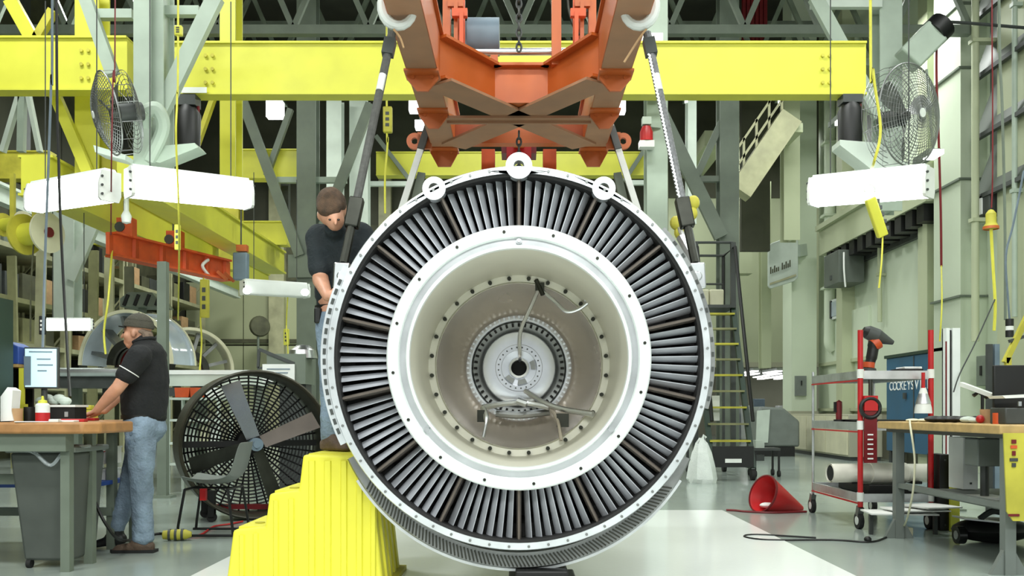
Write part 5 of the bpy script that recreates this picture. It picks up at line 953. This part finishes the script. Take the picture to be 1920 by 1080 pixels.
cord([G(352, 1008)+Z_*.01, G(378, 1004)+Z_*.01, G(400, 990)+Z_*.012, G(430, 985)+Z_*.012, G(455, 980)+Z_*.012], .009, 'red', 'red air hose on the floor under the chair', 'hose', name='air_hose')

# ================================================================ ROLLING LADDER
YL = 13.8
def LP(px, py, dy=0): return P(px, py, YL)+V((0, dy, 0))
xl, xr = LP(1335, 0).x, LP(1412, 0).x; zp = LP(0, 560).z; zr = LP(0, 425).z
t = thing('rolling_ladder', 'tall dark rolling warehouse ladder right of the engine', 'ladder', ((xl+xr)/2, YL+.8, 0))
for x in (xl, xr):
    MB().bar((x, YL, .18), (x, YL+1.3, zp), .08, .08, Y_).build('stringer', 'green_dark', t); MB().bar((x, YL+1.3, .15), (x, YL+1.3, zr+.0), .08, .08, Y_).build('rear_post', 'charcoal', t)
    MB().tube([(x, YL+.0, .9), (x, YL+1.15, zr-.1), (x, YL+2.0, zr-.1), (x, YL+2.0, zp)], .03, 8).build('handrail', 'black', t); MB().bar((x, YL, .2), (x, YL+2.0, .2), .05, .06).build('base_rail', 'green_dark', t); MB().bar((x, YL+2.0, .2), (x, YL+2.0, zp), .045, .045, Y_).build('back_leg', 'charcoal', t)
    for y in (YL+.02, YL+1.95): MB().cyl((x-.03, y, .09), (x+.03, y, .09), .09, n=18).build('wheel', 'rubber', t); MB().bar((x, y, .09), (x, y, .22), .05, .06, Y_).build('caster', 'dull_metal', t)
N = 10
for k in range(N):
    f = (k+.6)/N; y = YL+1.3*f; z = .18+(zp-.18)*f; MB().bb((xl, y-.09, z-.015), (xr, y+.09, z+.015)).build('tread', 'yellow_dull' if k % 2 else 'olive', t)
MB().bb((xl-.03, YL+1.2, zp), (xr+.03, YL+2.05, zp+.05)).build('platform', 'charcoal', t); MB().bb((xl, YL-.05, .2), (xr, YL-.02, .52)).build('kick_plate', 'black', t); MB().box(((xl+xr)/2, YL-.055, .3), (.25, .006, .06)).build('maker_label', 'paper', t)
MB().tube([(xl, YL+1.3, zr), (xr, YL+1.3, zr)], .022, 8).build('top_rail', 'charcoal', t); MB().tube([(xl, YL+2.0, zr-.1), (xr, YL+2.0, zr-.1)], .022, 8).build('top_rail', 'charcoal', t); MB().tube([(xl, YL+2.0, zp+.5), (xr, YL+2.0, zp+.5)], .018, 8).build('mid_rail', 'charcoal', t)
for (x_, lb) in ((-.25, 'left'), (.0, 'right')): p = V(((xl+xr)/2+x_+.1, YL+1.7, zp+.05)); MB().bb(p-V((.12, .15, 0)), p+V((.12, .15, .3))).build('platform_crate', 'cream', label='%s cream crate on the ladder platform' % lb, cat='crate', bevel=.02)
MB().bb((xl+.05, YL+.6, .9), (xl+.25, YL+.7, 1.3)).build('document_box', 'white_plastic', t)
t = thing('yellow_hose_reel', 'yellow green hose fittings clustered on the rim beside the braided sling', 'fitting', P(1272, 430, 6.2))
for k, (px, py) in enumerate(((1268, 418), (1280, 424), (1300, 380), (1296, 400), (1276, 436))): MB().ell(P(px, py, 6.2), (.045, .04, .05), 10, 7).build('fitting_cap', 'yellow_dull', t)
MB().tube(smooth([P(1272, 425, 6.2), P(1285, 450, 6.1), P(1300, 480, 6.0), P(1306, 500, 5.8)]), .018, 8).build('pipe', 'alu_rough', t); MB().cyl(P(1276, 445, 6.0), P(1302, 492, 5.9), .03, n=10).build('tube', 'alu', t)
# small trolley and grey covered machine beyond the ladder
a = P(1440, 0, 14.5); t = thing('small_trolley', 'small dark trolley on casters right of the rolling ladder', 'trolley', (a.x, 14.7, 0)); MB().bb((a.x-.22, 14.5, .42), (a.x+.2, 14.9, .46)).build('deck', 'charcoal', t)
for x in (a.x-.2, a.x+.18):
    for y in (14.52, 14.88): MB().bb((x-.015, y-.015, .1), (x+.015, y+.015, .42)).build('leg', 'black', t); MB().cyl((x-.02, y, .05), (x+.02, y, .05), .05, n=14).build('wheel', 'rubber', t)
MB().box((a.x-.1, 14.7, .52), (.14, .2, .12)).build('box', 'steel_pale', t); MB().box((a.x-.1, 14.7, .3), (.14, .2, .1)).build('motor', 'charcoal', t)
a = P(1450, 0, 21); t = thing('covered_machine', 'grey covered machine in the far doorway beyond the ladder', 'machine', (a.x, 21.3, 0)); MB().prism([P(1418, 838, 21), P(1420, 770, 21), P(1428, 762, 21), P(1470, 765, 21), P(1500, 790, 21), P(1500, 838, 21)], (0, 1, 0)).build('cover', 'grey_plastic', t, bevel=.05); MB().prism([P(1418, 830, 20.95), P(1420, 770, 20.95), P(1444, 768, 20.95), P(1440, 830, 20.95)], (0, .05, 0)).build('front_panel', 'steel_pale', t); MB().bb((a.x-.4, 21, 0), (a.x+.5, 21.9, P(0, 838, 21).z)).build('plinth', 'black', t)

# ================================================================ FAR ROOM
MB().bb((4.6, 40, 0), (14, 40.2, 3.4)).build('wall_far_end', 'wall_base', kind='structure'); MB().bb((4.6, 30.3, 3.2), (14, 40, 3.4)).build('ceiling_far', 'ceil', kind='structure'); MB().bb((-1, 34, -.2), (14, 40.2, 0)).build('floor_far', 'floor', kind='structure')
for k, (x, y) in enumerate(((8.0, 31.5), (8.8, 31.5), (8.6, 33.6), (9.4, 33.6), (9.5, 35.6), (10.2, 35.6), (10.2, 37.6), (10.9, 37.6))):
    t = thing('tube_lamp', 'bright tube lamp, %s row from the front, %s one, in the far room' % (('first', 'second', 'third', 'last')[k//2], ('left', 'right')[k % 2]), 'lamp', (x, y, 2.38)); MB().bb((x-.09, y-.9, 2.38), (x+.09, y+.9, 2.42)).build('diffuser', 'led', t); MB().bb((x-.11, y-.95, 2.42), (x+.11, y+.95, 2.5)).build('housing', 'white_paint', t)
    for s in (-.6, .6): MB().cyl((x, y+s, 2.5), (x, y+s, 3.2), .01, n=6).build('rod', 'steel_dark', t)
for k in range(6):
    x = 7.6+k*.55; MB().bb((x, 33+k*.3, 0), (x+.42, 33.5+k*.3, 1.0+.25*(k % 3))).build('far_cabinet', ('blue_cab', 'white_plastic', 'grey_blue', 'blue_box', 'white_plastic', 'charcoal')[k], label='%s small cabinet from the left in the bright far room' % ('first', 'second', 'third', 'fourth', 'fifth', 'sixth')[k], cat='cabinet', bevel=.02)

# ================================================================ RIGHT WALL ITEMS
xw = 7.58
t = thing('equipment_cabinet', 'blue steel cabinet with white lettering standing against the right wall', 'cabinet', (7.7, 17.4, 0)); zb, ztp = .24, 2.13
MB().bb((xw, 16.1, zb), (8.0-.04, 18.7, ztp)).build('body', 'blue_cab', t, bevel=.01); MB().bb((xw-.03, 16.05, ztp), (7.96, 18.75, ztp+.06)).build('top_frame', 'green_dark', t)
for y in (16.2, 18.6): MB().bb((xw+.03, y-.05, 0), (7.9, y+.05, zb)).build('foot', 'charcoal', t)
MB().bb((xw-.012, 17.38, zb+.02), (xw, 17.41, ztp-.02)).build('door_gap', 'charcoal', t); MB().box((xw-.03, 17.75, 1.35), (.04, .08, .12)).build('handle', 'charcoal', t)
for k, ch in enumerate('COCKEYSVILLE MD'):
    if ch == ' ': continue
    fc = bpy.data.curves.new('letter', 'FONT'); fc.body = ch; fc.size = .25; fc.extrude = .004; fo = bpy.data.objects.new('tmp', fc); COL.objects.link(fo)
    lm = bpy.data.meshes.new_from_object(fo.evaluated_get(bpy.context.evaluated_depsgraph_get())); bpy.data.objects.remove(fo)
    lm.materials.clear(); lm.materials.append(M['paper']); put(lm, 'letter', t, (xw-.004, 18.55-k*.172-(.04 if ch == 'I' else 0), 1.47), (PI/2, 0, -PI/2))
# lift post (white) with black strip
a = P(1787, 0, 9.6); t = thing('white_post', 'tall white post with black strip behind the right bench', 'post', (a.x, 9.7, 0)); zt_ = P(0, 615, 9.6).z
MB().bb((a.x-.07, 9.6, 0), (a.x-.035, 9.7, zt_)).bb((a.x-.005, 9.6, 0), (a.x+.075, 9.7, zt_)).bb((a.x-.07, 9.68, 0), (a.x+.075, 9.7, zt_)).build('channel', 'white_paint', t); MB().bb((a.x-.032, 9.62, 0), (a.x-.008, 9.66, zt_-.02)).build('strip', 'black', t); MB().bb((a.x-.12, 9.55, 0), (a.x+.12, 9.75, .02)).build('base', 'steel_dark', t)
MB().bar((P(1774, 0, 9.5).x, 9.5, .01), (P(1774, 640, 9.5)), .012, .012, Y_).build('thin_rod', 'red_dark', label='thin red tipped rod leaning beside the white post', cat='rod')
# pillar sign
sx_ = P(1440, 0, 23.3).x; sx2 = P(1497, 0, 23.3).x; t = thing('hanging_sign', 'round cornered pale sign with two dark words on the far pillar', 'sign', ((sx_+sx2)/2, 23.4, P(0, 545, 23.4).z))
pts = [P(1441, 462, 23.6), P(1446, 456, 23.55), P(1490, 440, 23.2), P(1497, 444, 23.15), P(1497, 520, 23.15), P(1490, 527, 23.2), P(1446, 541, 23.55), P(1441, 536, 23.6)]
MB().prism(pts, (0, .12, 0)).build('panel', 'steel_pale', t, bevel=.02); MB().prism([P(1443, 531, 23.55), P(1492, 514, 23.15), P(1492, 518, 23.15), P(1443, 535, 23.55)], (0, -.02, 0)).build('lower_band', 'khaki', t)
random.seed(5)
for k in range(11):
    if k == 5: continue
    px = 1444+k*3.6; base = 514-(px-1444)*.36; h_ = 13 if k in (0, 2, 6, 8, 10) else 8; Yk = 23.5-(px-1441)*.0075-.03
    MB().prism([P(px, base, Yk), P(px+2.2, base-.8, Yk), P(px+2.2, base-h_-.8, Yk), P(px, base-h_, Yk)], (0, -.012, 0)).build('letter_stroke', 'olive_dark', t)
MB().bar(P(1497, 470, 23.3), P(1510, 468, 23.6), .1, .3, Z_).build('arm', 'steel_pale', t)
# boxes, pipes and fittings on the right wall
def wbox(name, px, py, Y, w_, h_, d_, mt, label, cat, extra=None):
    z = P(px, py, Y).z; t = thing(name, label, cat, (8-d_/2, Y, z-h_/2)); MB().bb((8-d_, Y-w_/2, z-h_/2), (7.89, Y+w_/2, z+h_/2)).build('body', mt, t, bevel=.012)
    if extra: extra(t, z, Y, d_)
    return t
wbox('wall_cabinet', 1612, 505, 21.2, 1.0, .75, .7, 'louver', 'dark grey box on the right wall under the duct ledge', 'box', lambda t, z, Y, d: [MB().tube(smooth([(7.4, Y-.55, z+.3), (7.35, Y-.7, z-.1), (7.4, Y-.65, z-.5)]), .02, 6).build('cable', 'paper', t), MB().box((7.29, Y, z-.2), (.02, .1, .1)).build('latch', 'charcoal', t)])
wbox('screen_panel', 1580, 578, 22.4, .8, .5, .16, 'white_paint', 'small angled pale panel on the right wall', 'panel', lambda t, z, Y, d: [MB().bb((7.82, Y-.3, z-.18), (7.84, Y+.3, z+.18)).build('face', 'glass_sheet', t), MB().bb((7.80, Y+.3, z-.22), (7.84, Y+.4, z+.22)).build('side', 'charcoal', t)])
wbox('breaker_box', 1838, 695, 15.0, .35, .5, .35, 'steel_dark', 'grey breaker box low on the right wall behind the bench', 'box', lambda t, z, Y, d: MB().box((7.64, Y, z), (.02, .05, .16)).build('lever', 'black', t))
wbox('wall_box', 1880, 385, 14.9, .5, .35, .4, 'charcoal', 'dark junction box high on the right wall', 'box', lambda t, z, Y, d: MB().box((7.59, Y, z), (.02, .08, .3)).build('strip', 'paper', t))
p = P(1498, 0, 23.5); t = thing('breaker_box', 'small grey switch box on the far pillar', 'box', P(1500, 742, 23.55)); MB().bb(P(1492, 742, 23.5), P(1510, 705, 23.6)).build('body', 'grey_plastic', t); MB().box(P(1503, 718, 23.48), (.03, .02, .12)).build('lever', 'black', t)
for k, (x, y, z0, z1, r, mt, lb) in enumerate(((7.85, 22.9, 2.9, 9, .14, 'wall_pale', 'thick vertical pale pipe beside the far pillar'), (7.9, 21.2, 4.9, 10, .06, 'wall_pale', 'thin vertical pale pipe on the right wall'), (7.6, 13.9, 2.5, 12, .04, 'steel_green', 'thin grey conduit near the louvres'), (7.5, 14.9, 2.2, 12, .06, 'wall_green', 'pale vertical conduit beside the tall pilaster'), (7.88, 19.8, 3.0, 8, .05, 'wall_green', 'slim conduit crossing the duct ledge'))):
    t = thing('wall_pipe', lb, 'pipe', (x, y, z0)); MB().cyl((x, y, z0), (x, y, z1), r, n=12).build('pipe', mt, t)
    for f in (.2, .5, .8): MB().bb((x-r*1.3, y-r*1.3, z0+(z1-z0)*f), (8, y+r*1.3, z0+(z1-z0)*f+.06)).build('clamp', mt, t)
    if k == 0: MB().tube(smooth([(x, y, z0+.1), (x, y, z0-.15), (x+.1, y, z0-.3)]), r, 12).build('elbow', mt, t)
a, c = P(1700, 115, 13), P(1752, 62, 13); t = thing('duct_tube', 'grey slanted tube lamp housing with black end above the right fan', 'duct', (a+c)/2-Z_*.3); MB().bar(a, c, .38, .3, Y_).build('housing', 'steel_green', t, bevel=.03); MB().cyl(c-V((.02, 0, .02)), c+V((.12, 0, .12)), .2, n=16).build('end_cap', 'black', t); MB().tube(smooth([c+V((.12, 0, .12)), c+V((.3, .1, .2)), (7.45, 13.3, c.z+.2)]), .025, 6).build('cable', 'charcoal', t)
MB().tube(smooth([P(1757, 45, 13), P(1756, 140, 13), P(1760, 260, 13), P(1764, 400, 13), P(1765, 500, 13)]), .018, 6).build('extension_lead', 'red_dark', label='dark red cord hanging right of the right fan', cat='cord')
for (pts, r, mt, lb) in (
  ([(1632, -20, 8), (1637, 130, 8), (1651, 240, 8), (1640, 300, 8), (1633, 318, 8.3)], .013, 'cord_yellow', 'yellow cord running down to the right work light'),
  ([(1655, 442, 8.6), (1653, 490, 8.5), (1648, 540, 8.5)], .008, 'cord_yellow', 'thin yellow cord under the yellow power strip'),
  ([(1860, -20, 10), (1861, 150, 10), (1861, 330, 10), (1859, 390, 10)], .008, 'red_dark', 'dark thin cord holding the orange plug at right'),
  ([(1858, 425, 10), (1862, 500, 10), (1866, 570, 10), (1864, 620, 10)], .018, 'cord_yellow', 'yellow cord hanging below the orange plug'),
  ([(1920, 320, 9.5), (1900, 420, 9.5), (1886, 480, 9.5), (1890, 560, 9.5), (1893, 600, 9.5)], .012, 'cord_grey', 'grey cord hanging at the right edge'),
  ([(1866, 560, 10), (1830, 640, 9.6), (1800, 700, 9.55), (1788, 735, 9.5)], .008, 'charcoal', 'thin dark line slanting to the white post'),
  ([(1765, 498, 13), (1766, 570, 12), (1762, 640, 12)], .010, 'cord_yellow', 'yellow thin cord ending above the cart'),
  ([(1873, -20, 12), (1879, 200, 12), (1884, 400, 12), (1885, 600, 12)], .02, 'steel_dark', 'dark vertical cable beside the louvres')):
    q0 = P(*pts[0]); cord(([V((q0.x, q0.y, 12.9))] if pts[0][1] < 0 else [])+[P(*q) for q in pts], r, mt, lb)
a, c = P(1631, 372, 8.5), P(1655, 443, 8.6); t = thing('power_strip', 'yellow power strip dangling below the right work light', 'power strip', c); MB().bar(a, c, .1, .06, Y_).build('body', 'yellow', t, bevel=.01)
for k in range(5): q = lerp(a, c, .12+.18*k)+V((.055, -.0, .02)); MB().box(q, (.03, .05, .035)).build('outlet', 'charcoal', t)
MB().tube(arc(a+V((0, 0, .08)), .05, -.5, PI+.5, 12, X_, Z_), .01, 6).build('hanger_loop', 'white_plastic', t)
p = P(1858, 428, 10); t = thing('plug_connector', 'orange bell shaped plug hanging at right', 'plug', p); MB().lathe([(.0, .0), (.075, 0), (.078, .02), (.055, .06), (.055, .16), (.025, .2), (0, .21)], p, Z_, 18).build('bell', 'yellow_dull', t); MB().lathe([(.076, -.01), (.084, -.01), (.084, .02), (.076, .02)], p, Z_, 18, close=True).build('skirt', 'orange', t)
p = P(1893, 632, 9.5); t = thing('inline_switch', 'black and white cylinder switch on the grey cord at right', 'switch', p); MB().cyl(p, p+Z_*.07, .04, n=14).build('lower', 'black', t); MB().cyl(p+Z_*.07, p+Z_*.115, .038, n=14).build('band', 'paper', t); MB().cyl(p+Z_*.115, p+Z_*.19, .04, n=14).build('upper', 'black', t)
t = thing('yellow_rail', 'yellow slanted stair rail at the right edge', 'rail', (P(1900, 0, 9).x, 9, .0)); a, c = P(1884, 680, 9), P(1935, 575, 9); MB().bar(a, c, .05, .05, Y_).build('rail', 'yellow_dull', t); MB().bar((a.x+.03, 9, 0), (a.x+.03, 9, a.z+.05), .05, .05, Y_).build('post', 'yellow_dull', t); MB().bar(P(1892, 640, 9), P(1940, 625, 9), .03, .03, Y_).build('bar', 'charcoal', t)
for k, px in enumerate((1857, 1870)): a = P(px, 0, 9.3); MB().bb((a.x-.025, 9.3, 0), (a.x+.025, 9.35, P(0, 645, 9.3).z)).build('steel_bar', ('charcoal', 'grey_blue')[k], label=('dark', 'blue grey')[k]+' upright steel bar behind the black screen', cat='bar')
# stair walkway with rail at upper right
a, c = P(1385, 362, 20), P(1480, 222, 20); t = thing('stair_walkway', 'sloping pale stair walkway with rails right of the dark column', 'stairs', (a+c)/2-Z_*.4); MB().bar(a, c, .5, .45, Y_).build('stringer', 'khaki', t)
for f in (.1, .35, .6, .85): q = lerp(a, c, f)+Z_*.3; MB().bar(q, q+Z_*.75, .05, .05, Y_).build('baluster', 'khaki', t)
for h_ in (.65, 1.02): MB().bar(a+Z_*h_, c+Z_*h_, .05, .05, Y_).build('handrail', 'khaki', t)
MB().bb((c.x-.2, 20.0, c.z-.3), (c.x+.3, 21.0, c.z-.1)).build('landing_beam', 'wall_green', t)
MB().bb(P(1390, 470, 23), P(1440, 80, 23.2)).build('dark_backdrop', 'upper_wall_dim', label='tall dark panel added to darken the space beyond the stair walkway', cat='curtain')  # dark sheet added so the space behind the stairs turns dark
for k in range(6): MB().bb(P(1392+8*k, 180, 22.6), P(1397+8*k, 0, 22.7)).build('curtain_strip', 'red_dark', label='%s strip from the left of the dark red curtain above the girder' % ('first', 'second', 'third', 'fourth', 'fifth', 'last')[k], cat='curtain', bevel=.01)
# red beacon and sign by the right column
p = P(1212, 265, 12.4); t = thing('warning_beacon', 'red warning beacon on a grey bracket left of the pale column', 'beacon', p); MB().lathe([(.0, 0), (.09, 0), (.09, .12), (.06, .2), (0, .22)], p, Z_, 16).build('lens', 'red', t); MB().box(p-Z_*.05, (.2, .15, .09)).build('base', 'white_plastic', t); MB().bar(p+V((0, .05, .25)), p+V((.2, .11, .25)), .06, .08).build('bracket', 'steel_green', t); MB().box(p+V((0, 0, .27)), (.12, .12, .1)).build('holder', 'steel_pale', t)
p = P(1232, 100, 12.3); t = thing('switch_cabinet', 'white and dark switch cabinet on the pale column above the right sling', 'cabinet', p-Z_*.55); MB().bb(P(1200, 122, 12.3), P(1240, 70, 12.45)).build('upper_door', 'white_paint', t); MB().bb(P(1200, 175, 12.25), P(1240, 124, 12.45)).build('lower_box', 'charcoal', t); MB().box(P(1212, 168, 12.22), (.05, .04, .08)).build('gland', 'paper', t)

# low beige cabinet behind the cart
t = thing('base_cabinet', 'low beige cabinet against the right wall behind the tool cart', 'cabinet', (7.6, 20.6, 0)); MB().bb((6.95, 19.1, .08), (7.66, 23.2, .98)).build('body', 'wall_base', t, bevel=.01); MB().bb((7.0, 19.15, 0), (7.64, 23.1, .08)).build('plinth', 'charcoal', t)
for k in range(3): MB().bb((6.92, 19.15+k*1.36, .12), (6.95, 20.46+k*1.36, .94)).build('door', 'cream', t)
for k in range(3): MB().box((6.9, 19.9+k*1.36, .75), (.03, .05, .05)).build('knob', 'charcoal', t)
